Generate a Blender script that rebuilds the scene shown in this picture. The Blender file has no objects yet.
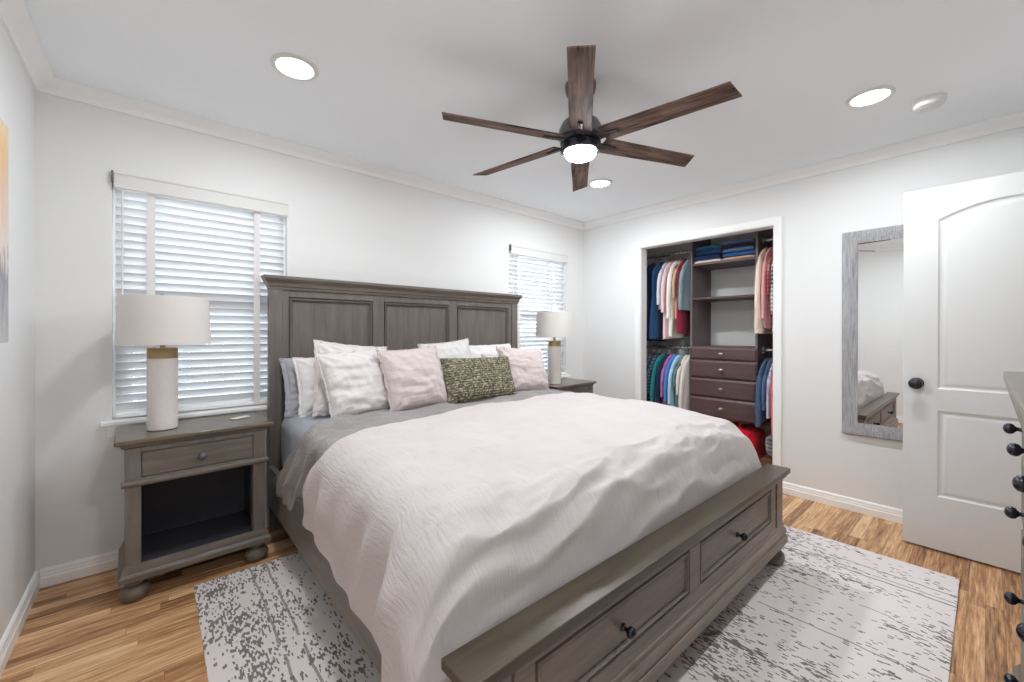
import bpy, bmesh, math, random
from mathutils import Vector, Matrix, noise

random.seed(7)
SC = bpy.context.scene
COL = SC.collection
PI = math.pi

# ------------------------------------------------------------------ camera
YAW, PITCH, ROLL, CAM_H = 0.8607, -0.0021, 0.0017, 1.2303
cam_data = bpy.data.cameras.new('camera')
cam_data.sensor_width = 36.0
cam_data.lens = 411.66 / 1024 * 36.0
cam_data.shift_x = (512 - 507.7) / 1024
cam_data.shift_y = -(341 - 332.73) / 1024
cam_data.clip_start = 0.02
cam = bpy.data.objects.new('camera', cam_data)
COL.objects.link(cam)
fw = Vector((math.cos(YAW) * math.cos(PITCH), math.sin(YAW) * math.cos(PITCH), math.sin(PITCH)))
rt = Vector((math.sin(YAW), -math.cos(YAW), 0))
up = rt.cross(fw)
r2 = rt * math.cos(ROLL) + up * math.sin(ROLL)
u2 = up * math.cos(ROLL) - rt * math.sin(ROLL)
cam.matrix_world = Matrix(((r2.x, u2.x, -fw.x, 0), (r2.y, u2.y, -fw.y, 0), (r2.z, u2.z, -fw.z, CAM_H), (0, 0, 0, 1)))
SC.camera = cam

# ------------------------------------------------------------------ sky, exposure
world = bpy.data.worlds.new('sky')
SC.world = world
world.use_nodes = True
wn = world.node_tree
bgn = wn.nodes['Background']
tcw = wn.nodes.new('ShaderNodeTexCoord')
sep = wn.nodes.new('ShaderNodeSeparateXYZ')
rmp = wn.nodes.new('ShaderNodeValToRGB')
rmp.color_ramp.elements[0].position = 0.0
rmp.color_ramp.elements[0].color = (0.80, 0.86, 0.93, 1)
rmp.color_ramp.elements[1].position = 0.7
rmp.color_ramp.elements[1].color = (0.62, 0.78, 1.0, 1)
wn.links.new(tcw.outputs['Generated'], sep.inputs[0])
wn.links.new(sep.outputs['Z'], rmp.inputs[0])
wn.links.new(rmp.outputs[0], bgn.inputs['Color'])
SKY_STRENGTH = 10.5
bgn.inputs['Strength'].default_value = SKY_STRENGTH

DOWNLIGHT_W = 17.4
SC.view_settings.view_transform = 'Standard'
SC.view_settings.look = 'None'
SC.view_settings.gamma = 1.0
SC.view_settings.use_curve_mapping = False
SC.view_settings.exposure = 0.0
SC.cycles.max_bounces = 12
SC.cycles.diffuse_bounces = 8
SC.cycles.glossy_bounces = 4
SC.cycles.transmission_bounces = 6
SC.cycles.caustics_reflective = False
SC.cycles.caustics_refractive = False
SC.cycles.sample_clamp_indirect = 8.0
SC.cycles.use_denoising = True

# ------------------------------------------------------------------ node helpers
def srgb(r, g, b):
    def f(c):
        c /= 255.0
        return c / 12.92 if c <= 0.04045 else ((c + 0.055) / 1.055) ** 2.4
    return (f(r), f(g), f(b), 1.0)


class NT:
    def __init__(s, name):
        s.m = bpy.data.materials.new(name)
        s.m.use_nodes = True
        s.t = s.m.node_tree
        s.b = s.t.nodes['Principled BSDF']

    def n(s, kind, **kw):
        nd = s.t.nodes.new(kind)
        for k, v in kw.items():
            setattr(nd, k, v)
        return nd

    def l(s, a, b):
        s.t.links.new(a, b)

    def coord(s, scale=(1, 1, 1), rot=(0, 0, 0), loc=(0, 0, 0)):
        tc = s.n('ShaderNodeTexCoord')
        mp = s.n('ShaderNodeMapping')
        mp.inputs['Scale'].default_value = scale
        mp.inputs['Rotation'].default_value = rot
        mp.inputs['Location'].default_value = loc
        s.l(tc.outputs['Object'], mp.inputs['Vector'])
        return mp.outputs[0]

    def noise(s, vec, scale=5, detail=3, rough=0.5, dist=0.0):
        nd = s.n('ShaderNodeTexNoise')
        nd.inputs['Scale'].default_value = scale
        nd.inputs['Detail'].default_value = detail
        nd.inputs['Roughness'].default_value = rough
        nd.inputs['Distortion'].default_value = dist
        if vec is not None:
            s.l(vec, nd.inputs['Vector'])
        return nd.outputs['Fac']

    def ramp(s, fac, stops, interp='LINEAR'):
        nd = s.n('ShaderNodeValToRGB')
        cr = nd.color_ramp
        cr.interpolation = interp
        while len(cr.elements) < len(stops):
            cr.elements.new(0.5)
        for e, (p, c) in zip(cr.elements, stops):
            e.position = p
            e.color = c if not isinstance(c, (int, float)) else (c, c, c, 1)
        s.l(fac, nd.inputs[0])
        return nd.outputs[0]

    def math(s, op, a, b=None, c=None, clamp=False):
        nd = s.n('ShaderNodeMath', operation=op)
        nd.use_clamp = clamp
        for i, v in enumerate((a, b, c)):
            if v is None:
                continue
            if isinstance(v, (int, float)):
                nd.inputs[i].default_value = v
            else:
                s.l(v, nd.inputs[i])
        return nd.outputs[0]

    def mix(s, fac, a, b, mode='MIX'):
        nd = s.n('ShaderNodeMix', data_type='RGBA', blend_type=mode)
        for i, v in ((0, fac), (6, a), (7, b)):
            if isinstance(v, (int, float)):
                nd.inputs[i].default_value = v
            elif isinstance(v, tuple):
                nd.inputs[i].default_value = v
            else:
                s.l(v, nd.inputs[i])
        return nd.outputs[2]

    def col(s, v):
        if isinstance(v, tuple):
            s.b.inputs['Base Color'].default_value = v
        else:
            s.l(v, s.b.inputs['Base Color'])

    def bump(s, h, strength=0.3, dist=0.01):
        bn = s.n('ShaderNodeBump')
        bn.inputs['Strength'].default_value = strength
        bn.inputs['Distance'].default_value = dist
        s.l(h, bn.inputs['Height'])
        s.l(bn.outputs[0], s.b.inputs['Normal'])

    def set(s, rough=0.5, metal=0.0, spec=None):
        s.b.inputs['Roughness'].default_value = rough
        s.b.inputs['Metallic'].default_value = metal
        if spec is not None:
            s.b.inputs['Specular IOR Level'].default_value = spec
        return s.m


def paint(name, c, rough=0.6, bump=0.05, scale=180):
    t = NT(name)
    nz = t.noise(t.coord(), scale, 2)
    lo = t.noise(t.coord(), 0.8, 2)
    cc = tuple(x * 0.975 for x in c[:3]) + (1,)
    t.col(t.mix(lo, cc, c))
    t.bump(nz, bump, 0.002)
    return t.set(rough, 0, 0.35)


def wood(name, dark, light, axis='x', rough=0.42, scale=1.0, spec=0.5, contrast=(0.3, 0.72)):
    t = NT(name)
    sc = {'x': (1.5, 14, 14), 'y': (14, 1.5, 14), 'z': (14, 14, 1.5)}[axis]
    v = t.coord(tuple(k * scale for k in sc))
    a = t.noise(v, 2.2, 6, 0.62, 0.4)
    sc2 = {'x': (3, 90, 90), 'y': (90, 3, 90), 'z': (90, 90, 3)}[axis]
    g = t.noise(t.coord(tuple(k * scale for k in sc2)), 1.6, 3, 0.6)
    cloud = t.noise(t.coord(), 3.0, 2)
    f = t.math('ADD', t.math('MULTIPLY', a, 0.6), t.math('MULTIPLY', g, 0.25))
    f = t.math('ADD', f, t.math('MULTIPLY', cloud, 0.15))
    t.col(t.ramp(f, [(contrast[0], dark), (contrast[1], light)]))
    t.bump(g, 0.12, 0.002)
    return t.set(rough, 0, spec)


def fabric(name, c1, c2, rough=0.9, weave=600, bump=0.25, lowbump=0.0, crinkle=None):
    t = NT(name)
    v = t.coord()
    f = t.noise(v, 6, 4)
    t.col(t.mix(f, c1, c2))
    h = t.noise(v, weave, 2)
    if crinkle:
        axis, sc = crinkle
        cs = {'x': (0.12, 1, 1), 'y': (1, 0.12, 1)}[axis]
        w = t.noise(t.coord(cs), sc, 3, 0.55, 0.3)
        h = t.math('ADD', t.math('MULTIPLY', h, 0.3), t.math('MULTIPLY', w, 1.0))
    if lowbump:
        h = t.math('ADD', t.math('MULTIPLY', h, 0.25), t.math('MULTIPLY', t.noise(v, 35, 4), lowbump))
    t.bump(h, bump, 0.006)
    try:
        t.b.inputs['Sheen Weight'].default_value = 0.15
        t.b.inputs['Sheen Roughness'].default_value = 0.5
    except KeyError:
        pass
    return t.set(rough, 0, 0.2)


def plain(name, c, rough=0.5, metal=0.0, spec=None, bump=0.04):
    t = NT(name)
    nz = t.noise(t.coord(), 60, 3)
    cc = tuple(x * 0.9 for x in c[:3]) + (1,)
    t.col(t.mix(nz, cc, c))
    if bump:
        t.bump(nz, bump, 0.001)
    return t.set(rough, metal, spec)


def emit(name, c, strength):
    t = NT(name)
    t.col(c)
    t.b.inputs['Emission Color'].default_value = c
    t.b.inputs['Emission Strength'].default_value = strength
    return t.set(0.4)


M = {}
M['wall'] = paint('wall_paint', srgb(233, 233, 232), 0.55)
M['ceiling'] = paint('ceiling_paint', srgb(244, 248, 251), 0.8)
M['trim'] = paint('trim_paint', srgb(247, 247, 246), 0.35, 0.02, 90)
M['valance'] = paint('off_white_valance', srgb(226, 225, 222), 0.45, 0.02, 90)
M['door'] = paint('door_paint', srgb(222, 222, 221), 0.38, 0.03, 120)
M['wood'] = wood('grey_brown_wood', srgb(82, 74, 67), srgb(130, 120, 109), 'x', 0.42)
M['wood_y'] = wood('grey_brown_wood_lengthwise', srgb(92, 83, 77), srgb(130, 120, 112), 'y', 0.42)
M['wood_z'] = wood('grey_brown_wood_upright', srgb(92, 85, 79), srgb(126, 119, 112), 'z', 0.42)
M['wood_top'] = wood('grey_brown_wood_top', srgb(82, 72, 61), srgb(120, 108, 92), 'x', 0.24, 1.0, 0.5)
M['wood_foot_shaded'] = wood('olive_brown_wood_shaded', srgb(62, 53, 44), srgb(94, 82, 67), 'x', 0.3, 1.0, 0.4)  # same finish as the footboard front; the slab's darker look is painted in
M['wood_foot_lit'] = wood('warm_grey_brown_wood_lit', srgb(106, 94, 86), srgb(156, 142, 131), 'x', 0.4)  # footboard finish lightened, with the front's reflected light put into the colour
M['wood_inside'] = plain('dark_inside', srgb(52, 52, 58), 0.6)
M['iron'] = plain('dark_bronze', srgb(66, 66, 74), 0.22, 0.8)
M['gunmetal'] = plain('gunmetal', srgb(108, 104, 108), 0.4, 0.6)
M['bracket'] = plain('matte_dark_bracket', srgb(62, 56, 56), 0.6, 0.2)
M['nickel'] = plain('pale_nickel', srgb(190, 180, 170), 0.3, 0.9)
M['brass'] = plain('brushed_brass', srgb(176, 150, 112), 0.35, 0.85)
M['ceramic'] = plain('white_ceramic', srgb(232, 224, 220), 0.25, 0, 0.5, 0)
M['blade'] = wood('weathered_walnut', srgb(54, 40, 36), srgb(140, 116, 105), 'x', 0.65, 1.0, 0.1, (0.40, 0.62))
M['closet_wood'] = wood('plum_brown_laminate', srgb(78, 58, 60), srgb(104, 82, 82), 'y', 0.45)
M['closet_side'] = wood('grey_brown_laminate', srgb(102, 90, 94), srgb(128, 116, 118), 'z', 0.5)
M['chrome'] = plain('chrome', srgb(205, 205, 208), 0.18, 1.0)
M['hanger_wood'] = wood('cherry_hanger_wood', srgb(110, 52, 38), srgb(160, 86, 60), 'x', 0.4)
M['smoke'] = plain('white_plastic', srgb(228, 228, 226), 0.45)
M['globe'] = emit('lit_frosted_globe', (.94, .97, 1.0, 1), 115.0)


def floor_mat():
    t = NT('oak_strip_floor')
    tc = t.n('ShaderNodeTexCoord')
    sp = t.n('ShaderNodeSeparateXYZ')
    t.l(tc.outputs['Object'], sp.inputs[0])
    x, y = sp.outputs['X'], sp.outputs['Y']
    W, L = 0.054, 0.75
    yr = t.math('DIVIDE', y, W)
    row = t.math('FLOOR', yr)
    wn1 = t.n('ShaderNodeTexWhiteNoise', noise_dimensions='1D')
    t.l(row, wn1.inputs['W'])
    xs = t.math('ADD', t.math('DIVIDE', x, L), t.math('MULTIPLY', wn1.outputs['Value'], 7.3))
    colx = t.math('FLOOR', xs)
    cv = t.n('ShaderNodeCombineXYZ')
    t.l(row, cv.inputs[0])
    t.l(colx, cv.inputs[1])
    wn2 = t.n('ShaderNodeTexWhiteNoise', noise_dimensions='2D')
    t.l(cv.outputs[0], wn2.inputs['Vector'])
    rnd = wn2.outputs['Value']
    # grain, shifted per board
    cg = t.n('ShaderNodeCombineXYZ')
    t.l(t.math('ADD', t.math('MULTIPLY', x, 1.6), t.math('MULTIPLY', rnd, 40)), cg.inputs[0])
    t.l(t.math('MULTIPLY', y, 26), cg.inputs[1])
    t.l(t.math('MULTIPLY', rnd, 17), cg.inputs[2])
    g = t.noise(cg.outputs[0], 2.0, 6, 0.65, 0.6)
    cg2 = t.n('ShaderNodeCombineXYZ')
    t.l(t.math('MULTIPLY', x, 5), cg2.inputs[0])
    t.l(t.math('MULTIPLY', y, 85), cg2.inputs[1])
    t.l(t.math('MULTIPLY', rnd, 9), cg2.inputs[2])
    fine = t.noise(cg2.outputs[0], 1.5, 3, 0.6)
    f = t.math('ADD', t.math('MULTIPLY', rnd, 0.30), t.math('MULTIPLY', g, 0.70))
    f = t.math('ADD', f, t.math('MULTIPLY', t.math('SUBTRACT', fine, 0.5), 0.62))
    c = t.ramp(f, [(0.24, srgb(104, 70, 46)), (0.39, srgb(166, 120, 82)), (0.54, srgb(208, 161, 116)), (0.72, srgb(238, 200, 156))])
    fy = t.math('FRACT', yr)
    ed = t.math('MINIMUM', fy, t.math('SUBTRACT', 1.0, fy))
    fx = t.math('FRACT', xs)
    ex = t.math('MULTIPLY', t.math('MINIMUM', fx, t.math('SUBTRACT', 1.0, fx)), L / W)
    e = t.math('MINIMUM', ed, ex)
    gap = t.math('LESS_THAN', e, 0.018)
    c = t.mix(t.math('MULTIPLY', gap, 0.45), c, srgb(70, 46, 30))
    t.col(c)
    t.bump(t.math('SUBTRACT', t.math('MULTIPLY', fine, 0.25), gap), 0.15, 0.002)
    return t.set(0.38, 0, 0.45)


M['floor'] = floor_mat()


def rug_mat():
    t = NT('distressed_rug_pile')
    tc = t.n('ShaderNodeTexCoord')
    sp = t.n('ShaderNodeSeparateXYZ')
    t.l(tc.outputs['Object'], sp.inputs[0])
    x, y = sp.outputs['X'], sp.outputs['Y']
    # woven dashes: short cells along Y, switched on where the worn pattern is dense
    wobx = t.math('MULTIPLY', t.math('SUBTRACT', t.noise(t.coord((60, 60, 1)), 1.0, 2), 0.5), 0.010)
    cxs = t.math('FLOOR', t.math('DIVIDE', t.math('ADD', x, wobx), 0.0062))
    w1 = t.n('ShaderNodeTexWhiteNoise', noise_dimensions='1D')
    t.l(cxs, w1.inputs['W'])
    ys = t.math('ADD', t.math('DIVIDE', t.math('ADD', y, wobx), 0.018), t.math('MULTIPLY', w1.outputs['Value'], 9.0))
    cvx = t.n('ShaderNodeCombineXYZ')
    t.l(cxs, cvx.inputs[0])
    t.l(t.math('FLOOR', ys), cvx.inputs[1])
    w2 = t.n('ShaderNodeTexWhiteNoise', noise_dimensions='2D')
    t.l(cvx.outputs[0], w2.inputs['Vector'])
    m1 = t.noise(t.coord((2.1, 1.6, 1), loc=(5.3, 2.1, 0)), 1.0, 3, 0.6)
    m2 = t.noise(t.coord((9, 3.6, 1), loc=(1.3, 9.1, 0)), 1.0, 4, 0.65)
    m3 = t.noise(t.coord((38, 9, 1), loc=(4.3, 1.1, 0)), 1.0, 2, 0.6)
    dens = t.math('ADD', t.math('MULTIPLY', m1, 0.40), t.math('MULTIPLY', m2, 0.38))
    dens = t.math('ADD', dens, t.math('MULTIPLY', m3, 0.22))
    prob = t.ramp(dens, [(0.44, 0.015), (0.51, 0.16), (0.57, 0.50), (0.64, 0.90)])
    sp_ = t.math('LESS_THAN', w2.outputs['Value'], prob)
    # thin border lines running parallel to the short edge
    wob = t.math('MULTIPLY', t.math('SUBTRACT', t.noise(t.coord((2, 9, 1)), 1.0, 3), 0.5), 0.03)
    xx = t.math('ADD', x, wob)
    ln = None
    for pos, wd in ((2.56, .006), (2.595, .004), (2.665, .005), (0.30, .005), (0.23, .005), (1.58, .004), (1.93, .004), (2.25, .003)):
        k = t.math('LESS_THAN', t.math('ABSOLUTE', t.math('SUBTRACT', xx, pos)), wd)
        ln = k if ln is None else t.math('MAXIMUM', ln, k)
    brk = t.math('GREATER_THAN', t.noise(t.coord((3, 5, 1), loc=(9, 1, 0)), 1.0, 3), 0.44)
    ln = t.math('MULTIPLY', t.math('MULTIPLY', ln, brk), 0.75)
    tot = t.math('MAXIMUM', sp_, ln)
    pile = t.noise(t.coord(), 260, 3)
    ivory = t.mix(t.noise(t.coord(), 2.2, 3), srgb(222, 212, 209), srgb(238, 231, 228))
    grey = t.mix(t.noise(t.coord(), 5, 3), srgb(82, 74, 74), srgb(132, 122, 120))
    t.col(t.mix(t.math('MULTIPLY', tot, 0.88), ivory, grey))
    t.bump(t.math('SUBTRACT', pile, t.math('MULTIPLY', tot, 0.4)), 0.5, 0.004)
    return t.set(0.95, 0, 0.1)


M['rug'] = rug_mat()


def gauze_mat(name, c1, c2, strength):
    t = NT(name)
    tc = t.n('ShaderNodeTexCoord')
    mp = t.n('ShaderNodeMapping')
    mp.inputs['Scale'].default_value = (125, 11, 1)
    t.l(tc.outputs['UV'], mp.inputs['Vector'])
    lines = t.noise(mp.outputs[0], 1.0, 3, 0.55, 0.25)
    mp2 = t.n('ShaderNodeMapping')
    mp2.inputs['Scale'].default_value = (26, 10, 1)
    t.l(tc.outputs['UV'], mp2.inputs['Vector'])
    crease = t.noise(mp2.outputs[0], 1.0, 4, 0.6, 0.8)
    fine = t.noise(t.coord(), 480, 2)
    su = t.n('ShaderNodeSeparateXYZ')
    t.l(tc.outputs['UV'], su.inputs[0])
    mr = t.n('ShaderNodeMapRange')
    mr.inputs['From Min'].default_value = 0.45
    mr.inputs['From Max'].default_value = 0.95
    mr.inputs['To Min'].default_value = 0.25
    t.l(t.math('ABSOLUTE', su.outputs['X']), mr.inputs['Value'])
    h = t.math('ADD', t.math('MULTIPLY', lines, mr.outputs[0]), t.math('MULTIPLY', fine, .25))
    h = t.math('ADD', h, t.math('MULTIPLY', crease, 1.1))
    t.col(t.mix(t.noise(t.coord(), 5, 3), c1, c2))
    t.bump(h, strength, 0.006)
    t.b.inputs['Sheen Weight'].default_value = 0.12
    return t.set(0.92, 0, 0.2)


M['comforter'] = gauze_mat('blush_gauze', srgb(196, 187, 186), srgb(209, 201, 199), 0.75)
M['quilt'] = gauze_mat('grey_quilt', srgb(134, 129, 128), srgb(162, 157, 155), 1.0)
M['sheet'] = fabric('blue_grey_sheet', srgb(146, 150, 161), srgb(174, 178, 188), 0.75, 900, 0.5, 0.6)
M['sham_grey'] = fabric('grey_sham', srgb(158, 158, 166), srgb(182, 182, 190), 0.8, 900, 0.5, 0.0, ('x', 30))
M['pillow_white'] = fabric('white_cotton', srgb(222, 218, 217), srgb(232, 229, 228), 0.85, 700, 0.5, 0.0, ('x', 45))
M['pillow_linen'] = fabric('white_crinkled_linen', srgb(214, 207, 205), srgb(226, 220, 218), 0.9, 350, 0.9, 0.0, ('x', 48))
M['pillow_blush'] = fabric('blush_crinkled_linen', srgb(202, 188, 186), srgb(215, 202, 200), 0.9, 350, 0.9, 0.0, ('x', 55))
M['pillow_cream'] = fabric('cream_linen', srgb(214, 211, 207), srgb(226, 223, 219), 0.9, 420, 0.6, 0.0, ('x', 45))


def knit_mat():
    t = NT('chunky_olive_knit')
    tc = t.n('ShaderNodeTexCoord')
    sp = t.n('ShaderNodeSeparateXYZ')
    t.l(tc.outputs['Object'], sp.inputs[0])
    x, z = sp.outputs['X'], sp.outputs['Z']
    vo = t.n('ShaderNodeTexVoronoi')
    vo.inputs['Scale'].default_value = 1.0
    vo.inputs['Randomness'].default_value = 0.8
    t.l(t.coord((80, 1, 110)), vo.inputs['Vector'])
    d = vo.outputs['Distance']
    rows = t.math('ABSOLUTE', t.math('SINE', t.math('MULTIPLY', z, 190)))
    h = t.math('ADD', t.math('MULTIPLY', t.math('SUBTRACT', 1.0, d), 0.7), t.math('MULTIPLY', rows, 0.5))
    sx = t.n('ShaderNodeSeparateColor')
    t.l(vo.outputs['Color'], sx.inputs[0])
    f = t.math('MULTIPLY_ADD', sx.outputs[0], 0.75, t.math('MULTIPLY', rows, 0.25))
    t.col(t.ramp(f, [(0.1, srgb(70, 66, 54)), (0.42, srgb(112, 106, 88)), (0.72, srgb(146, 140, 117)), (0.97, srgb(196, 190, 168))]))
    t.bump(h, 0.9, 0.012)
    return t.set(0.95, 0, 0.15)


M['knit'] = knit_mat()


def slat_mat():
    t = NT('white_blind_slat')
    t.col(srgb(236, 237, 238))
    t.set(0.4, 0, 0.4)
    tr = t.n('ShaderNodeBsdfTranslucent')
    tr.inputs['Color'].default_value = srgb(246, 248, 250)
    mx = t.n('ShaderNodeMixShader')
    mx.inputs[0].default_value = 0.06
    out = t.t.nodes['Material Output']
    t.l(t.b.outputs[0], mx.inputs[1])
    t.l(tr.outputs[0], mx.inputs[2])
    t.l(mx.outputs[0], out.inputs['Surface'])
    return t.m


M['slat'] = slat_mat()
M['tape'] = fabric('white_ladder_tape', srgb(228, 226, 223), srgb(236, 234, 231), 0.9, 700, 0.1)


def shade_mat():
    t = NT('white_lamp_shade')
    f = t.noise(t.coord(), 500, 2)
    t.col(t.mix(f, srgb(232, 228, 225), srgb(240, 237, 234)))
    t.bump(f, 0.1, 0.001)
    t.set(0.85, 0, 0.2)
    tr = t.n('ShaderNodeBsdfTranslucent')
    tr.inputs['Color'].default_value = srgb(240, 236, 230)
    mx = t.n('ShaderNodeMixShader')
    mx.inputs[0].default_value = 0.25
    out = t.t.nodes['Material Output']
    t.l(t.b.outputs[0], mx.inputs[1])
    t.l(tr.outputs[0], mx.inputs[2])
    t.l(mx.outputs[0], out.inputs['Surface'])
    return t.m


M['shade'] = shade_mat()


def glass_mat():
    t = NT('window_glass')
    out = t.t.nodes['Material Output']
    tp = t.n('ShaderNodeBsdfTransparent')
    gl = t.n('ShaderNodeBsdfGlossy')
    gl.inputs['Roughness'].default_value = 0.02
    fr = t.n('ShaderNodeFresnel')
    fr.inputs['IOR'].default_value = 1.35
    mx = t.n('ShaderNodeMixShader')
    t.l(fr.outputs[0], mx.inputs[0])
    t.l(tp.outputs[0], mx.inputs[1])
    t.l(gl.outputs[0], mx.inputs[2])
    t.l(mx.outputs[0], out.inputs['Surface'])
    return t.m


M['glass'] = glass_mat()
tm = NT('mirror_glass')
tm.col((0.93, 0.94, 0.94, 1))
M['mirror'] = tm.set(0.01, 1.0)


def mirror_frame_mat():
    t = NT('whitewashed_grey_frame')
    a = t.noise(t.coord((75, 75, 4)), 2.0, 5, 0.7, 0.5)
    c = t.ramp(a, [(0.3, srgb(128, 127, 129)), (0.5, srgb(164, 163, 165)), (0.72, srgb(196, 195, 197))])
    t.col(c)
    t.bump(a, 0.4, 0.004)
    return t.set(0.6, 0, 0.3)


M['mirror_frame'] = mirror_frame_mat()


def painting_mat():
    t = NT('abstract_painting')
    tc = t.n('ShaderNodeTexCoord')
    sp = t.n('ShaderNodeSeparateXYZ')
    t.l(tc.outputs['Object'], sp.inputs[0])
    br = t.noise(t.coord((1, 16, 4)), 1.6, 5, 0.65, 0.6)
    f = t.math('ADD', t.math('MULTIPLY', sp.outputs['Z'], 1.2), t.math('MULTIPLY', t.math('SUBTRACT', br, 0.5), 0.55))
    t.col(t.ramp(f, [(0.02, srgb(196, 196, 198)), (0.28, srgb(150, 150, 154)), (0.36, srgb(226, 214, 206)),
                     (0.62, srgb(222, 192, 172)), (0.82, srgb(226, 186, 132)), (0.95, srgb(224, 204, 176))]))
    t.bump(br, 0.2, 0.003)
    return t.set(0.6, 0, 0.3)


M['painting'] = painting_mat()

# ------------------------------------------------------------------ mesh helpers
class MB:
    def __init__(s):
        s.v = []
        s.f = []

    def add(s, verts, faces):
        o = len(s.v)
        s.v += [tuple(p) for p in verts]
        s.f += [tuple(i + o for i in f) for f in faces]
        return s

    def box(s, x0, x1, y0, y1, z0, z1, mat=None):
        vs = [Vector((x, y, z)) for z in (z0, z1) for y in (y0, y1) for x in (x0, x1)]
        if mat is not None:
            vs = [mat @ p for p in vs]
        return s.add(vs, [(0, 2, 3, 1), (4, 5, 7, 6), (0, 1, 5, 4), (2, 6, 7, 3), (0, 4, 6, 2), (1, 3, 7, 5)])

    def lathe(s, prof, c=(0, 0, 0), seg=32, mat=None, caps=True):
        vs, fs = [], []
        for r, z in prof:
            for k in range(seg):
                a = 2 * PI * k / seg
                p = Vector((r * math.cos(a), r * math.sin(a), z))
                if mat is not None:
                    p = mat @ p
                vs.append(p + Vector(c))
        n = len(prof)
        for i in range(n - 1):
            for k in range(seg):
                k2 = (k + 1) % seg
                fs.append((i * seg + k, i * seg + k2, (i + 1) * seg + k2, (i + 1) * seg + k))
        if caps:
            fs.append(tuple(range(seg))[::-1])
            fs.append(tuple((n - 1) * seg + k for k in range(seg)))
        return s.add(vs, fs)

    def prism(s, poly, axis, a, b):
        # poly of 2-D points, extruded along axis from a to b
        def P(u, w, t):
            return {'x': (t, u, w), 'y': (u, t, w), 'z': (u, w, t)}[axis]
        n = len(poly)
        vs = [P(u, w, a) for u, w in poly] + [P(u, w, b) for u, w in poly]
        fs = [tuple(range(n))[::-1], tuple(range(n, 2 * n))]
        for i in range(n):
            j = (i + 1) % n
            fs.append((i, j, n + j, n + i))
        return s.add(vs, fs)

    def tube(s, pts, r, seg=10, caps=True):
        pts = [Vector(p) for p in pts]
        rs = r if isinstance(r, (list, tuple)) else [r] * len(pts)
        vs, fs = [], []
        prev = None
        for i, p in enumerate(pts):
            d = (pts[min(i + 1, len(pts) - 1)] - pts[max(i - 1, 0)]).normalized()
            if prev is None:
                u = d.orthogonal().normalized()
            else:
                u = (prev - d * prev.dot(d)).normalized()
            prev = u
            w = d.cross(u)
            for k in range(seg):
                a = 2 * PI * k / seg
                vs.append(p + (u * math.cos(a) + w * math.sin(a)) * rs[i])
        for i in range(len(pts) - 1):
            for k in range(seg):
                k2 = (k + 1) % seg
                fs.append((i * seg + k, i * seg + k2, (i + 1) * seg + k2, (i + 1) * seg + k))
        if caps:
            fs.append(tuple(range(seg))[::-1])
            fs.append(tuple((len(pts) - 1) * seg + k for k in range(seg)))
        return s.add(vs, fs)

    def grid(s, fn, nu, nv, closed_u=False):
        vs = [fn(i / nu, j / nv) for j in range(nv + 1) for i in range(nu + (0 if closed_u else 1))]
        w = nu if closed_u else nu + 1
        fs = []
        for j in range(nv):
            for i in range(nu):
                i2 = (i + 1) % w if closed_u else i + 1
                fs.append((j * w + i, j * w + i2, (j + 1) * w + i2, (j + 1) * w + i))
        return s.add(vs, fs)

    def rings(s, loops, fill_last=True, fill_first=False):
        # loops: equal-length closed loops of points, bridged one to the next
        n = len(loops[0])
        vs, fs = [], []
        for lp in loops:
            vs += lp
        for i in range(len(loops) - 1):
            for k in range(n):
                k2 = (k + 1) % n
                fs.append((i * n + k, i * n + k2, (i + 1) * n + k2, (i + 1) * n + k))
        if fill_last:
            fs.append(tuple((len(loops) - 1) * n + k for k in range(n)))
        if fill_first:
            fs.append(tuple(range(n))[::-1])
        return s.add(vs, fs)

    def panel(s, u0, u1, w0, w1, prof, mp, fill=True):
        # mitred frame: prof = [(inset, depth)], mp(u, w, d) -> point
        loops = []
        for ins, d in prof:
            loops.append([mp(u0 + ins, w0 + ins, d), mp(u1 - ins, w0 + ins, d), mp(u1 - ins, w1 - ins, d), mp(u0 + ins, w1 - ins, d)])
        return s.rings(loops, fill)

    def set_uv(s, o, uvs):
        lay = o.data.uv_layers.new(name='cloth')
        for lp in o.data.loops:
            lay.data[lp.index].uv = uvs[lp.vertex_index]

    def build(s, name, mat, parent=None, off=None, bevel=0.0, smooth=True, angle=38, seg=2):
        me = bpy.data.meshes.new(name)
        vs = s.v
        if off is not None:
            o = Vector(off)
            vs = [tuple(Vector(p) - o) for p in vs]
        me.from_pydata(vs, [], s.f)
        bm = bmesh.new()
        bm.from_mesh(me)
        bmesh.ops.recalc_face_normals(bm, faces=bm.faces)
        bm.to_mesh(me)
        bm.free()
        if smooth:
            me.polygons.foreach_set('use_smooth', [True] * len(me.polygons))
            if angle < 179:
                me.set_sharp_from_angle(angle=math.radians(angle))
        me.materials.append(mat)
        o = bpy.data.objects.new(name, me)
        COL.objects.link(o)
        if parent is not None:
            o.parent = parent
        if bevel:
            b = o.modifiers.new('bevel', 'BEVEL')
            b.width = bevel
            b.segments = seg
            b.limit_method = 'ANGLE'
            b.angle_limit = math.radians(40)
            b.harden_normals = False
        return o


def tag(o, label=None, cat=None, group=None, kind=None):
    if label:
        o['label'] = label
    if cat:
        o['category'] = cat
    if group:
        o['group'] = group
    if kind:
        o['kind'] = kind
    return o


def thing(name, label, cat, loc=(0, 0, 0), rz=0.0, group=None):
    o = bpy.data.objects.new(name, None)
    o.empty_display_size = 0.1
    COL.objects.link(o)
    o.location = loc
    o.rotation_euler = (0, 0, rz)
    return tag(o, label, cat, group)


def copy_tree(o, parent=None):
    c = o.copy()
    COL.objects.link(c)
    if parent is not None:
        c.parent = parent
    for ch in list(o.children):
        copy_tree(ch, c)
    return c


def struct(o):
    o['kind'] = 'structure'
    return o


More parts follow.
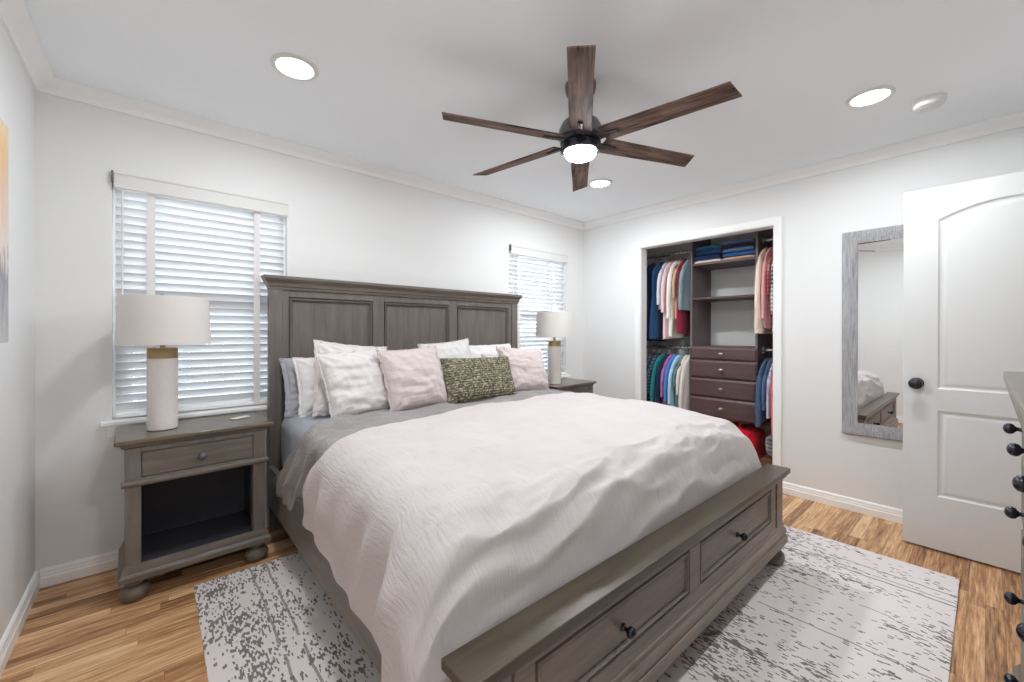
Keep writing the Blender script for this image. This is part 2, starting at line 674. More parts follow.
# ------------------------------------------------------------------ room shell
XR, YB, XL, YF, H = 3.662, 2.959, -0.429, -0.520, 2.44
T = 0.14
CX0, CX1 = XR + T, 4.36            # closet depth range
CY0, CY1 = 0.72, 2.56              # closet length range
HALL = -1.75

fl = MB().box(XL - T, 4.36 + T, HALL - T, YB + T, -0.08, 0.0)
struct(fl.build('floor', M['floor'], smooth=False))
ce = MB().box(XL - T, 4.36 + T, HALL - T, YB + T, H, H + 0.08)
struct(ce.build('ceiling', M['ceiling'], smooth=False))

W1 = (-0.165, 0.655, 0.765, 2.03)
W2 = (2.56, 3.375, 0.765, 2.03)


def wall_with_holes(u0, u1, z0, z1, holes, mk):
    us = sorted({u0, u1, *[h[0] for h in holes], *[h[1] for h in holes]})
    zs = sorted({z0, z1, *[h[2] for h in holes], *[h[3] for h in holes]})
    for a, b in zip(us, us[1:]):
        # merge vertically where no hole splits the column
        col = [h for h in holes if h[0] < (a + b) / 2 < h[1]]
        if not col:
            mk(a, b, z0, z1)
            continue
        zcur = z0
        for h in sorted(col, key=lambda q: q[2]):
            if h[2] > zcur:
                mk(a, b, zcur, h[2])
            zcur = h[3]
        if zcur < z1:
            mk(a, b, zcur, z1)


m = MB()
wall_with_holes(XL - T, 4.36 + T, 0, H, [W1, W2], lambda a, b, c, d: m.box(a, b, YB, YB + T, c, d))
struct(m.build('wall_back', M['wall'], smooth=False))
m = MB()
m.box(XL - T, XL, HALL - T, YB, 0, H)
struct(m.build('wall_left', M['wall'], smooth=False))
OPEN = (1.068, 2.250, 0.0, 2.080)
TC = 0.10      # closet opening
m = MB()
wall_with_holes(YF, YB, 0, H, [OPEN], lambda a, b, c, d: m.box(XR, XR + TC, a, b, c, d))
struct(m.build('wall_right', M['wall'], smooth=False))
DOOR = (2.515, 3.335, 0.0, 2.05)
m = MB()
wall_with_holes(XL, 4.36 + T, 0, H, [DOOR], lambda a, b, c, d: m.box(a, b, YF - T, YF, c, d))
struct(m.build('wall_front', M['wall'], smooth=False))
m = MB()
m.box(XL, 4.36 + T, HALL - T, HALL, 0, H).box(4.36, 4.36 + T, HALL, YF - T, 0, H)
struct(m.build('wall_hall', M['wall'], smooth=False))
m = MB()
m.box(CX1, CX1 + T, YF, YB, 0, H)
m.box(XR + TC, CX1, CY0 - T, CY0, 0, H)
m.box(XR + TC, CX1, CY1, CY1 + T, 0, H)
struct(m.build('wall_closet', M['wall'], smooth=False))

# crown moulding (profile: a = distance from wall, z = below ceiling)
CP = [(0, 0), (0.068, 0), (0.068, -0.008), (0.060, -0.014), (0.052, -0.024), (0.034, -0.038), (0.022, -0.046), (0.016, -0.056), (0.012, -0.066), (0, -0.066)]


def crown(name, p0, p1, nrm):
    p0, p1, nrm = Vector(p0), Vector(p1), Vector(nrm)
    d = (p1 - p0).normalized()
    vs, fs = [], []
    n = len(CP)
    for base, sgn in ((p0, 1), (p1, -1)):
        for a, z in CP:
            vs.append(base + nrm * a + d * (a * sgn) + Vector((0, 0, H + z)))
    for i in range(n):
        j = (i + 1) % n
        fs.append((i, j, n + j, n + i))
    fs += [tuple(range(n))[::-1], tuple(range(n, 2 * n))]
    return struct(MB().add(vs, fs).build(name, M['trim'], angle=30))


crown('trim_1', (XL, YB, 0), (XR, YB, 0), (0, -1, 0))
crown('trim_2', (XR, YF, 0), (XR, YB, 0), (-1, 0, 0))
crown('trim_3', (XL, YF, 0), (XL, YB, 0), (1, 0, 0))
crown('trim_4', (XL, YF, 0), (XR, YF, 0), (0, 1, 0))

BP = [(0, 0), (0.016, 0), (0.016, 0.044), (0.0125, 0.050), (0.0125, 0.060), (0.0105, 0.064), (0.0105, 0.076), (0.006, 0.084), (0, 0.087)]


def baseboard(name, p0, p1, nrm):
    p0, p1, nrm = Vector(p0), Vector(p1), Vector(nrm)
    n = len(BP)
    vs = [b + nrm * a + Vector((0, 0, z)) for b in (p0, p1) for a, z in BP]
    fs = [(i, (i + 1) % n, n + (i + 1) % n, n + i) for i in range(n)]
    fs += [tuple(range(n))[::-1], tuple(range(n, 2 * n))]
    return struct(MB().add(vs, fs).build(name, M['trim'], angle=25))


baseboard('baseboard_back', (XL + .016, YB, 0), (XR - .016, YB, 0), (0, -1, 0))
baseboard('baseboard_left', (XL, YF, 0), (XL, YB, 0), (1, 0, 0))
baseboard('baseboard_right', (XR, YF, 0), (XR, OPEN[0] - 0.045, 0), (-1, 0, 0))
baseboard('baseboard_right_corner', (XR, OPEN[1] + 0.045, 0), (XR, YB, 0), (-1, 0, 0))
baseboard('baseboard_front', (XL + .016, YF, 0), (DOOR[0] - 0.07, YF, 0), (0, 1, 0))

# closet casing and jamb
def casing(name, u0, u1, z1, w, mp, proud=0.018):
    # three-sided moulded casing round an opening; mp(u, z, d): d > 0 stands out of the wall
    m = MB()
    prof = [(0.0, 0.0), (0.0, proud * 0.55), (w * 0.18, proud * 0.75), (w * 0.45, proud * 0.8), (w * 0.75, proud), (w * 0.95, proud), (w, proud * 0.9), (w, 0.0)]
    loops = []
    for t_, d in prof:
        loops.append([mp(u0 - t_, 0, d), mp(u0 - t_, z1 + t_, d), mp(u1 + t_, z1 + t_, d), mp(u1 + t_, 0, d)])
    vs = [p for lp in loops for p in lp]
    fs = []
    for i in range(len(prof) - 1):
        for k in range(3):
            fs.append((i * 4 + k, i * 4 + k + 1, (i + 1) * 4 + k + 1, (i + 1) * 4 + k))
    n = len(prof)
    fs.append(tuple(i * 4 for i in range(n)))
    fs.append(tuple(i * 4 + 3 for i in range(n)))
    m.add(vs, fs)
    return struct(m.build(name, M['trim'], angle=30))


casing('trim_5', OPEN[0] + .012, OPEN[1] - .012, OPEN[3] - .012, 0.055, lambda u, z, d: Vector((XR - d, u, z)))
m = MB()
m.box(XR - .001, XR + TC + .001, OPEN[0], OPEN[0] + .018, 0, OPEN[3]).box(XR - .001, XR + TC + .001, OPEN[1] - .018, OPEN[1], 0, OPEN[3])
m.box(XR - .001, XR + TC + .001, OPEN[0] + .018, OPEN[1] - .018, OPEN[3] - .018, OPEN[3])
struct(m.build('trim_6', M['trim'], smooth=False))
# room-door casing and jamb
casing('trim_7', DOOR[0] + .012, DOOR[1] - .012, DOOR[3] - .012, 0.065, lambda u, z, d: Vector((u, YF + d, z)))
m = MB()
m.box(DOOR[0], DOOR[0] + .018, YF - T, YF, 0, DOOR[3]).box(DOOR[1] - .018, DOOR[1], YF - T, YF, 0, DOOR[3])
m.box(DOOR[0] + .018, DOOR[1] - .018, YF - T, YF, DOOR[3] - .018, DOOR[3])
struct(m.build('trim_8', M['trim'], smooth=False))

# ------------------------------------------------------------------ windows
def window(name, w):
    x0, x1, z0, z1 = w
    yo, yi = YB + T - 0.03, YB + T - 0.075
    f = MB()
    fwid = 0.04
    f.panel(x0, x1, z0, z1, [(0, 0), (0, .045), (fwid, .045), (fwid, 0)], lambda u, z, d: Vector((u, yo - d, z)), fill=False)
    zm = (z0 + z1) / 2
    f.box(x0 + fwid, x1 - fwid, yo - .04, yo - .005, zm - .022, zm + .022)
    f.panel(x0 + fwid, x1 - fwid, z0 + fwid, zm - .022, [(0, .005), (0, .036), (.028, .036), (.028, .005)], lambda u, z, d: Vector((u, yo - d, z)), fill=False)
    fo = struct(f.build(name, M['trim'], bevel=.002))
    g = MB().box(x0 + fwid - .005, x1 - fwid + .005, yo - .018, yo - .013, z0 + fwid - .005, z1 - fwid + .005)
    go = g.build('window_pane', M['glass'], fo, smooth=False)
    s = MB()
    s.box(x0 - .04, x1 + .04, YB - .036, YB, z0 - .022, z0)
    s.box(x0, x1, YB, yo - .045, z0 - .022, z0 + .002)
    so = s.build('window_sill', M['trim'], fo, bevel=.004)
    a = MB()
    a.prism([(YB, z0 - .085), (YB - .012, z0 - .085), (YB - .014, z0 - .06), (YB - .018, z0 - .022), (YB, z0 - .022)], 'x', x0 - .02, x1 + .02)
    a.build('window_apron', M['trim'], fo, bevel=.002)
    return fo


window('window_1', W1)
window('window_2', W2)


def blind(label, w, tilt, tapes, wand_x):
    x0, x1, z0, z1 = w
    root = thing('window_blind', label, 'blind', ((x0 + x1) / 2, YB + .03, z0 + .02), 0, 'slatted blinds in the two windows')
    off = root.location
    yc = YB + .03
    ztop, zbot = z1 - .055, z0 + .045
    n = int(round((ztop - zbot) / 0.0435))
    m = MB()
    ca, sa = math.cos(tilt), math.sin(tilt)
    for i in range(n):
        z = zbot + (i + .5) * (ztop - zbot) / n
        pts = []
        K = 6
        hw, th = 0.025, 0.0014
        top = []
        bot = []
        for k in range(K + 1):
            a = -hw + 2 * hw * k / K
            crown_ = 0.0035 * (1 - (a / hw) ** 2)
            for lst, dz in ((top, th), (bot, -th)):
                yy, zz = a, crown_ + dz
                lst.append((yc + yy * ca - zz * sa, z + yy * sa + zz * ca))
        m.prism(top + bot[::-1], 'x', x0 + .012 + random.uniform(-.001, .001), x1 - .012 + random.uniform(-.001, .001))
    m.build('slats', M['slat'], root, off, angle=40)
    hr = MB().box(x0 + .008, x1 - .008, yc - .028, yc + .028, z1 - .05, z1 - .004)
    hr.build('headrail', M['trim'], root, off, bevel=.002)
    va = MB().prism([(YB - .016, z1 - .06), (YB - .004, z1 - .06), (YB - .004, z1 + .028), (YB - .020, z1 + .028), (YB - .024, z1 + .020), (YB - .019, z1 + .012), (YB - .019, z1 - .046), (YB - .023, z1 - .052)], 'x', x0 + .008, x1 + .004)
    va.build('valance', M['valance'], root, off, angle=30)
    bk = MB().box(x0 - .001, x0 + .007, YB - .026, YB - .001, z1 - .03, z1 + .03)
    bk.build('valance_clip', M['gunmetal'], root, off, bevel=.002)
    br = MB().box(x0 + .012, x1 - .012, yc - .026, yc + .026, zbot - .034, zbot - .014)
    br.build('bottom_rail', M['trim'], root, off, bevel=.004)
    for tx, tw in tapes:
        t = MB().box(tx - tw / 2, tx + tw / 2, yc - .0285, yc - .0275, zbot - .03, ztop + .01)
        t.box(tx - tw / 2, tx + tw / 2, yc + .0275, yc + .0285, zbot - .03, ztop + .01)
        t.build('ladder_tape', M['tape'], root, off, smooth=False)
    wd = MB().tube([(wand_x, yc - .036, z1 - .06), (wand_x, yc - .036, z1 - .78)], .0035, 8)
    wd.lathe([(.0035, 0), (.007, -.01), (.0075, -.03), (.004, -.04)], (wand_x, yc - .036, z1 - .775), 12)
    wd.build('tilt_cord', M['smoke'], root, off)
    return root


blind('white slatted blind in the left window behind the lamp on the left nightstand', W1, math.radians(-54), [(-.012, .034), (.487, .034)], -.125)
blind('white slatted blind in the right window beyond the headboard', W2, math.radians(-36), [(2.69, .034), (3.15, .034)], 2.60)

# ground and fence outside the windows
g = MB().box(-6, 10, YB + T + .02, 14, -.35, -.30)
struct(g.build('ground', plain('pale_gravel', srgb(170, 168, 160), 0.9), smooth=False))
m = MB()
for k in range(70):
    x = -4 + k * .16
    m.box(x, x + .15, 6.0, 6.03, -.3, 1.25 + .02 * math.sin(k * 1.7))
m.box(-4, 7.2, 6.03, 6.08, .05, .14).box(-4, 7.2, 6.03, 6.08, .9, .99)
fence = m.build('garden_fence', wood('weathered_fence', srgb(120, 112, 104), srgb(160, 150, 140), 'z', 0.9), smooth=False)
tag(fence, 'grey board fence standing outdoors beyond the windows', 'fence')

# ------------------------------------------------------------------ room door
def room_door():
    x_f, x_b = 3.328, 3.365             # visible face, back face
    y1, y0 = 0.318, -0.494
    zb, zt = 0.014, 2.046
    ins = 0.14
    def loop_rect(a0, a1, z0, z1, arch, n=24):
        # bottom edge, right edge, (arched) top edge, left edge; always the same point count
        pts = []
        pts.append((a0, z0))
        pts.append((a1, z0))
        for k in range(n + 1):
            t = k / n
            a = a1 + (a0 - a1) * t
            pts.append((a, z1 + arch * (1 - (2 * t - 1) ** 2)))
        return pts
    ru = (y0 + ins, y1 - ins, 0.915, 1.862, 0.072)
    rl = (y0 + ins, y1 - ins, 0.312, 0.795, 0.0)
    m = MB()
    prof = [(0, 0), (.008, .007), (.018, .009), (.030, .004), (.040, .003)]
    bm = bmesh.new()
    outs = []
    def addloop(pts):
        vs = [bm.verts.new((x_f, a, z)) for a, z in pts]
        es = [bm.edges.new((vs[i], vs[(i + 1) % len(vs)])) for i in range(len(vs))]
        return es
    E = addloop([(y0, zb), (y1, zb), (y1, zt), (y0, zt)])
    for r in (ru, rl):
        E += addloop(loop_rect(*r))
    bmesh.ops.triangle_fill(bm, edges=E, use_beauty=True)
    bm.verts.index_update()
    m.add([v.co for v in bm.verts], [tuple(v.index for v in f.verts) for f in bm.faces])
    bm.free()
    for r in (ru, rl):
        loops = []
        for t_, d in prof:
            loops.append([Vector((x_f + d, a, z)) for a, z in loop_rect(r[0] + t_, r[1] - t_, r[2] + t_, r[3] - t_, r[4] * (1 - t_ * 1.2))])
        m.rings(loops, True)
    # edges and back
    for a, b in (((y0, zb), (y1, zb)), ((y1, zb), (y1, zt)), ((y1, zt), (y0, zt)), ((y0, zt), (y0, zb))):
        m.add([(x_f, *a), (x_f, *b), (x_b, *b), (x_b, *a)], [(0, 1, 2, 3)])
    m.add([(x_b, y0, zb), (x_b, y1, zb), (x_b, y1, zt), (x_b, y0, zt)], [(0, 1, 2, 3)])
    me = m.build('door_1', M['door'], angle=22)
    # weld the loops
    bm = bmesh.new()
    bm.from_mesh(me.data)
    bmesh.ops.remove_doubles(bm, verts=bm.verts, dist=.0003)
    bmesh.ops.recalc_face_normals(bm, faces=bm.faces)
    bm.to_mesh(me.data)
    bm.free()
    me.data.polygons.foreach_set('use_smooth', [True] * len(me.data.polygons))
    me.data.set_sharp_from_angle(angle=math.radians(20))
    struct(me)
    R = Matrix.Rotation(-PI / 2, 4, 'Y')
    kz, ky = 0.94, 0.262
    k = MB()
    k.lathe([(.032, 0), (.032, .004), (.028, .009), (.014, .011), (.011, .030), (.016, .034), (.027, .040), (.031, .050), (.029, .060), (.020, .067), (.008, .070), (.0005, .0703)], (x_f, ky, kz), 28, R)
    k.build('door_knob', M['iron'], me)
    k2 = MB()
    k2.lathe([(.032, 0), (.032, .004), (.028, .009), (.014, .011), (.011, .030), (.016, .034), (.027, .040), (.031, .050), (.029, .060), (.020, .067), (.0005, .0703)], (x_b, ky, kz), 28, Matrix.Rotation(PI / 2, 4, 'Y'))
    k2.build('door_knob', M['iron'], me)
    for hz in (.25, 1.05, 1.82):
        h = MB().tube([(x_f - .004, y0 - .004, hz - .045), (x_f - .004, y0 - .004, hz + .045)], .006, 8)
        h.build('hinge', M['gunmetal'], me)
    return me


room_door()

# ------------------------------------------------------------------ mirror, painting
def wall_mirror():
    y0, y1, z0, z1 = .035, .656, .531, 1.922
    loc = (XR, (y0 + y1) / 2, z0)
    r = thing('wall_mirror', 'tall wall mirror in a whitewashed grey frame, half behind the open door', 'mirror', loc)
    mp = lambda u, z, d: Vector((XR - d, u, z))
    f = MB().panel(y0, y1, z0, z1, [(0, .001), (0, .026), (.006, .030), (.020, .032), (.055, .024), (.074, .018), (.082, .016), (.082, .010)], mp, fill=False)
    f.build('frame', M['mirror_frame'], r, loc, angle=25)
    g = MB().box(XR - .011, XR - .004, y0 + .078, y1 - .078, z0 + .078, z1 - .078)
    g.build('mirror_glass', M['mirror'], r, loc, smooth=False)


wall_mirror()
pt = MB().box(0, .034, -.33, .33, 0, .765)
po = pt.build('wall_painting', M['painting'], bevel=.003)
po.location = (XL + .001, 1.952, 1.19)
tag(po, 'abstract canvas in orange, blush and grey hanging on the left wall', 'painting')

# ------------------------------------------------------------------ ceiling fittings
def downlight(x, y, label, power):
    r = thing('recessed_light', label, 'ceiling light', (x, y, H), 0, 'recessed ceiling lights')
    ring = MB().lathe([(.098, 0), (.098, -.004), (.092, -.009), (.080, -.010), (.076, -.006), (.076, -.001)], (0, 0, 0), 48, caps=False)
    ring.build('trim_ring', M['smoke'], r)
    ln = MB().lathe([(.0005, -.0065), (.05, -.0062), (.0765, -.005)], (0, 0, 0), 40, caps=False)
    ln.build('lens', emit('glowing_lens', (1, .97, .93, 1), 9.0), r)
    ld = bpy.data.lights.new('downlight', 'AREA')
    ld.shape = 'DISK'
    ld.size = .15
    ld.energy = power
    ld.color = (.92, .965, 1.0)
    lo = bpy.data.objects.new('downlight_beam', ld)
    COL.objects.link(lo)
    lo.parent = r
    lo.location = (0, 0, -.012)
    lo['kind'] = 'helper'
    return r


downlight(.49, 2.065, 'round recessed light in the ceiling over the left window', DOWNLIGHT_W * .62)
downlight(2.784, .393, 'round recessed light beside the smoke detector', DOWNLIGHT_W * .85)
downlight(2.747, 2.049, 'round recessed light just right of the fan blade near the far corner', DOWNLIGHT_W * 1.15)
downlight(.49, .393, 'round recessed light in the ceiling over the near left corner', DOWNLIGHT_W * .75)

sd = thing('smoke_detector', 'white smoke detector on the ceiling right of a recessed light', 'smoke detector', (3.058, .198, H))
MB().lathe([(.066, 0), (.066, -.012), (.062, -.018)], (0, 0, 0), 40).build('mounting_plate', M['smoke'], sd)
MB().lathe([(.060, -.012), (.061, -.026), (.055, -.036), (.034, -.041), (.032, -.039), (.0005, -.040)], (0, 0, 0), 40, caps=False).build('cover', M['smoke'], sd)


def ceiling_fan():
    cx, cy, zb = 1.585, 1.30, 2.165
    r = thing('ceiling_fan', 'six-bladed ceiling fan with weathered brown blades and dark metal hub', 'ceiling fan', (cx, cy, H))
    dz = zb - H                                   # blade plane in local z
    MB().lathe([(.075, 0), (.075, -.02), (.068, -.045), (.045, -.065), (.022, -.070)], (0, 0, 0), 36).build('canopy', M['gunmetal'], r)
    MB().lathe([(.0135, -.06), (.0135, dz + .12)], (0, 0, 0), 20).build('downrod', M['gunmetal'], r)
    mh = MB().lathe([(.020, dz + .150), (.032, dz + .145), (.036, dz + .120), (.062, dz + .110), (.090, dz + .085), (.104, dz + .055), (.108, dz + .022), (.104, dz + .014), (.092, dz + .010)], (0, 0, 0), 48)
    mh.build('motor_housing', M['gunmetal'], r, angle=30)
    MB().lathe([(.092, dz + .012), (.098, dz + .006), (.098, dz - .012), (.090, dz - .016), (.090, dz - .024), (.096, dz - .028), (.096, dz - .050), (.088, dz - .056)], (0, 0, 0), 48).build('hub', M['iron'], r, angle=30)
    MB().lathe([(.079, dz - .050), (.077, dz - .062), (.068, dz - .076), (.050, dz - .086), (.027, dz - .091), (.0005, dz - .093)], (0, 0, 0), 40, caps=False).build('light_globe', M['globe'], r)
    # blades
    def blade_mesh():
        m = MB()
        r0, r1 = .120, .680
        K, n = 20, 2
        hw0, hw1 = .053, .048
        th = .0035
        out = []
        for sgn in (1, -1):
            for k in range(K + 1):
                t = k / K if sgn > 0 else 1 - k / K
                x = r0 + (r1 - r0) * t
                hw = hw0 + (hw1 - hw0) * min(1, t * 1.4)
                out.append((x + (0.012 * sgn if t > .98 else 0), sgn * hw))
        return m.prism(out, 'z', -th, th)
    def bracket_mesh():
        m = MB()
        out = [(.080, .020), (.125, .018), (.150, .014), (.192, .0125), (.198, .008), (.198, -.008), (.192, -.0125), (.150, -.014), (.125, -.018), (.080, -.020)]
        m.prism(out, 'z', -.011, -.0036)
        for bx in (.150, .170, .188):
            m.lathe([(.005, -.0135), (.005, -.0105)], (bx, 0, 0), 10)
        return m
    b0 = None
    for k in range(6):
        a = math.radians(39.5 + 60 * k)
        if b0 is None:
            b0 = blade_mesh().build('blade', M['blade'], r, bevel=.0015)
            bk = bracket_mesh().build('blade_bracket', M['bracket'], b0, bevel=.001)
            b = b0
        else:
            b = copy_tree(b0, r)
        b.location = (0, 0, dz)
        # CCW-side edge hangs lower
        b.rotation_euler = (Matrix.Rotation(a, 4, 'Z') @ Matrix.Rotation(math.radians(-13), 4, 'X')).to_euler()
    return r


ceiling_fan()

# ------------------------------------------------------------------ rug
def rug():
    c = [Vector((.150, .085, 0)), Vector((3.036, .085, 0)), Vector((3.036, .855, 0)), Vector((3.036, 2.484, 0)), Vector((.150, 2.484, 0))]
    x0, x1, y0, y1 = .146, 3.036, .084, 2.482
    m = MB()
    def f(u, v):
        x = x0 + (x1 - x0) * u
        y = y0 + (y1 - y0) * v
        e = min(u * (x1 - x0), (1 - u) * (x1 - x0), v * (y1 - y0), (1 - v) * (y1 - y0))
        z = .0105 + .0008 * noise.noise(Vector((x * 6, y * 6, 0)))
        if e < .004:
            z = .007
        x += .0015 * noise.noise(Vector((x * 3, y * 5, 1)))
        y += .0015 * noise.noise(Vector((x * 5, y * 3, 4)))
        return Vector((x - x0, y - y0, z))
    m.grid(f, 80, 70)
    n = 81 * 71
    bot = [(p[0], p[1], 0.0005) for p in m.v[:n]]
    edge = list(range(0, 81)) + [81 * j + 80 for j in range(1, 71)] + [70 * 81 + i for i in range(79, -1, -1)] + [81 * j for j in range(69, 0, -1)]
    base = len(m.v)
    m.v += [bot[i] for i in edge]
    L = len(edge)
    for k in range(L):
        k2 = (k + 1) % L
        m.f.append((edge[k], edge[k2], base + k2, base + k))
    m.f.append(tuple(base + k for k in range(L))[::-1])
    o = m.build('area_rug', M['rug'], angle=50)
    o.location = (x0, y0, 0)
    tag(o, 'large ivory rug with distressed grey streaks lying under the bed', 'rug')


rug()
RZ = .011       # rug surface

# ------------------------------------------------------------------ knobs (shared shape)
KNOB = [(.013, 0), (.013, .003), (.007, .006), (.006, .016), (.009, .019), (.0155, .024), (.0175, .031), (.016, .038), (.010, .043), (.004, .045), (.0004, .0453)]


def knob(parent, p, direction, off=(0, 0, 0), mat='iron', scale=1.0, name='knob'):
    rot = {'-y': Matrix.Rotation(PI / 2, 4, 'X'), '+y': Matrix.Rotation(-PI / 2, 4, 'X'), '-x': Matrix.Rotation(-PI / 2, 4, 'Y')}[direction]
    o = MB().lathe([(a * scale, b * scale) for a, b in KNOB], p, 20, rot).build(name, M[mat], parent, off, angle=60)
    o['label'] = {'iron': 'round dark bronze knob', 'gunmetal': 'round pewter grey knob', 'nickel': 'round pale metal knob'}[mat]
    return o


BUN = [(.024, 0.0), (.040, .004), (.051, .016), (.055, .030), (.052, .044), (.042, .055), (.028, .060), (.026, .065), (.034, .068), (.043, .072), (.044, .078), (.040, .082), (.040, .088)]

# ------------------------------------------------------------------ bed
def bed():
    loc = Vector((1.543, 1.8, RZ))
    r = thing('bed', 'king bed with panelled grey-brown headboard and low drawer footboard', 'bed', loc)
    # headboard
    X0, X1 = .536, 2.584
    yf, yb = 2.862, 2.916
    hb = MB()
    zc = 1.492
    hb.box(X0, X0 + .072, yf, yb, 0.0, zc).box(X1 - .072, X1, yf, yb, 0.0, zc)
    px = [(.646, 1.193), (1.276, 1.836), (1.914, 2.475)]
    pz0, pz1 = .62, 1.447
    yr = yf + .008
    xs = [X0 + .072] + [v for p in px for v in p] + [X1 - .072]
    for a, b in zip(xs[0::2], xs[1::2]):
        hb.box(a, b, yr, yb - .004, .30, zc)
    for a, b in px:
        hb.box(a, b, yr, yb - .004, .30, pz0).box(a, b, yr, yb - .004, pz1, zc)
    hbo = hb.build('headboard', M['wood_z'], r, loc, bevel=.003)
    for a, b in px:
        p = MB()
        p.panel(a, b, pz0, pz1, [(0, .0), (.002, -.010), (.006, -.011), (.008, .003), (.015, .001), (.020, -.016), (.024, -.019), (.028, -.016), (.040, -.016)], lambda u, z, d: Vector((u, yr - d, z)), fill=True)
        p.build('headboard_panel', M['wood_z'], hbo, loc, angle=25)
    # cap: stepped crown
    c = MB()
    prof = [(yf - .002, zc), (yf - .004, zc + .016), (yf - .010, zc + .020), (yf - .012, zc + .034), (yf - .018, zc + .046), (yf - .026, zc + .054), (yf - .028, zc + .060), (yf - .034, zc + .064), (yf - .034, zc + .082), (yb + .024, zc + .082), (yb + .024, zc + .064), (yb, zc)]
    n = len(prof)
    vs = []
    for xe, sg in ((X0, -1), (X1, 1)):
        for (y, z) in prof:
            ov = max(0, min(.034, (yf - y))) if y < (yf + yb) / 2 else .034 * (z - zc) / .082
            vs.append((xe + sg * ov, y, z))
    fs = [(i, (i + 1) % n, n + (i + 1) % n, n + i) for i in range(n)] + [tuple(range(n))[::-1], tuple(range(n, 2 * n))]
    c.add(vs, fs)
    c.build('headboard_cap', M['wood'], hbo, loc, angle=20)
    # side rails
    for a, b in ((.532, .560), (2.515, 2.543)):
        MB().box(a, b, .76, 2.862, .165, .41).build('side_rail', M['wood_y'], r, loc, bevel=.004)
    # footboard
    fb = MB()
    y0, y1 = .708, .785
    F0, F1 = .535, 2.535
    yp = y0 + .016
    # corner posts, stiles and rails stand proud of the recessed drawer field
    fb.box(F0, F0 + .085, y0 - .004, y1, .11, .458).box(F1 - .085, F1, y0 - .004, y1, .11, .458)
    fb.box(F0 + .085, F0 + .097, yp, y1, .11, .458).box(F1 - .097, F1 - .085, yp, y1, .11, .458)
    fb.box(F0 + .097, F1 - .097, y0, y1, .11, .268)
    fb.box(F0 + .097, F1 - .097, y0, y1, .432, .458)
    cxm = (F0 + F1) / 2
    D = [(F0 + .165, cxm - .042), (cxm + .042, F1 - .165)]
    fb.box(F0 + .097, D[0][0], y0, y1, .268, .432).box(D[0][1], D[1][0], y0, y1, .268, .432).box(D[1][1], F1 - .097, y0, y1, .268, .432)
    fb.box(F0 + .16, F1 - .16, yp + .010, y1, .26, .44)
    fbo = fb.build('footboard', M['wood_foot_lit'], r, loc, bevel=.003)
    sl = MB().box(.485, 2.586, .682, .792, .476, .503)
    sl.prism([(.700, .456), (.692, .462), (.690, .470), (.687, .476), (.790, .476), (.790, .456)], 'x', .512, 2.558)
    sl.build('footboard_shelf', M['wood_foot_shaded'], fbo, loc, bevel=.004)
    bmld = MB().prism([(y1, .118), (.684, .118), (.684, .148), (.688, .156), (.694, .158), (.694, .164), (.690, .168), (.690, .184), (.697, .192), (.703, .196), (.703, .212), (.708, .216), (y1, .214)], 'x', F0 - .016, F1 + .016)
    bmld.build('base_moulding', M['wood_foot_lit'], fbo, loc, angle=20, bevel=.002)
    for a, b in D:
        d = MB()
        d.panel(a, b, .268, .432, [(0, 0), (.002, -.013), (.007, -.014), (.009, -.001), (.016, .001), (.020, -.010), (.024, -.011), (.028, -.007), (.04, -.007)], lambda u, z, q: Vector((u, y0 - q, z)), fill=True)
        do = d.build('drawer', M['wood_foot_lit'], r, loc, angle=25)
        knob(do, ((a + b) / 2 - .022, y0 + .007, .338), '-y', loc, 'iron', .95)
    for fx, fy in ((F0 + .045, .742), (F1 - .045, .742)):
        MB().lathe([(a_ * 1.1, z_ * 1.20) for a_, z_ in BUN], (fx, fy, RZ), 28).build('foot', M['wood'], r, loc)
    # slatted platform
    pf = MB().box(.565, 2.51, .80, 2.855, .33, .36)
    pf.build('platform', M['wood_inside'], r, loc)
    for fx in (1.0, 2.05):
        MB().box(fx - .03, fx + .03, 1.75, 1.81, RZ, .33).build('centre_leg', M['wood_inside'], r, loc)
    return r


bed()

# ------------------------------------------------------------------ mattress
MX0, MX1, MY0, MY1, MZ0, MZ1 = .585, 2.500, 1.0, 2.845, .362, .727


def mattress():
    m = MB()
    nu, nv = 64, 64
    cx, cy = (MX0 + MX1) / 2, (MY0 + MY1) / 2
    hx, hy = (MX1 - MX0) / 2, (MY1 - MY0) / 2
    zc, hz = (MZ0 + MZ1) / 2, (MZ1 - MZ0) / 2
    bm = bmesh.new()
    bmesh.ops.create_cube(bm, size=2)
    bmesh.ops.subdivide_edges(bm, edges=bm.edges[:], cuts=30, use_grid_fill=True)
    R = .075
    for v in bm.verts:
        p = Vector((v.co.x * hx, v.co.y * hy, v.co.z * hz))
        q = Vector((max(-hx + R, min(hx - R, p.x)), max(-hy + R, min(hy - R, p.y)), max(-hz + R, min(hz - R, p.z))))
        d = p - q
        if d.length > 1e-6:
            p = q + d.normalized() * R if (abs(d.x) > 1e-6) + (abs(d.y) > 1e-6) + (abs(d.z) > 1e-6) > 1 else p
        w = p + Vector((cx, cy, zc))
        nn = noise.noise(Vector((w.x * 5, w.y * 5, w.z * 3))) * .006 + noise.noise(Vector((w.x * 14, w.y * 11, w.z * 2.5))) * .004
        if v.co.z > -.9:
            w += (d.normalized() if d.length > 1e-6 else Vector((0, 0, 1))) * nn
        v.co = w - Vector((cx, cy, MZ0))
    me = bpy.data.meshes.new('mattress')
    bm.to_mesh(me)
    bm.free()
    me.polygons.foreach_set('use_smooth', [True] * len(me.polygons))
    me.materials.append(M['sheet'])
    o = bpy.data.objects.new('mattress', me)
    o.location = (cx, cy, MZ0)
    COL.objects.link(o)
    tag(o, 'king mattress in a blue-grey fitted sheet lying on the bed', 'mattress')


mattress()

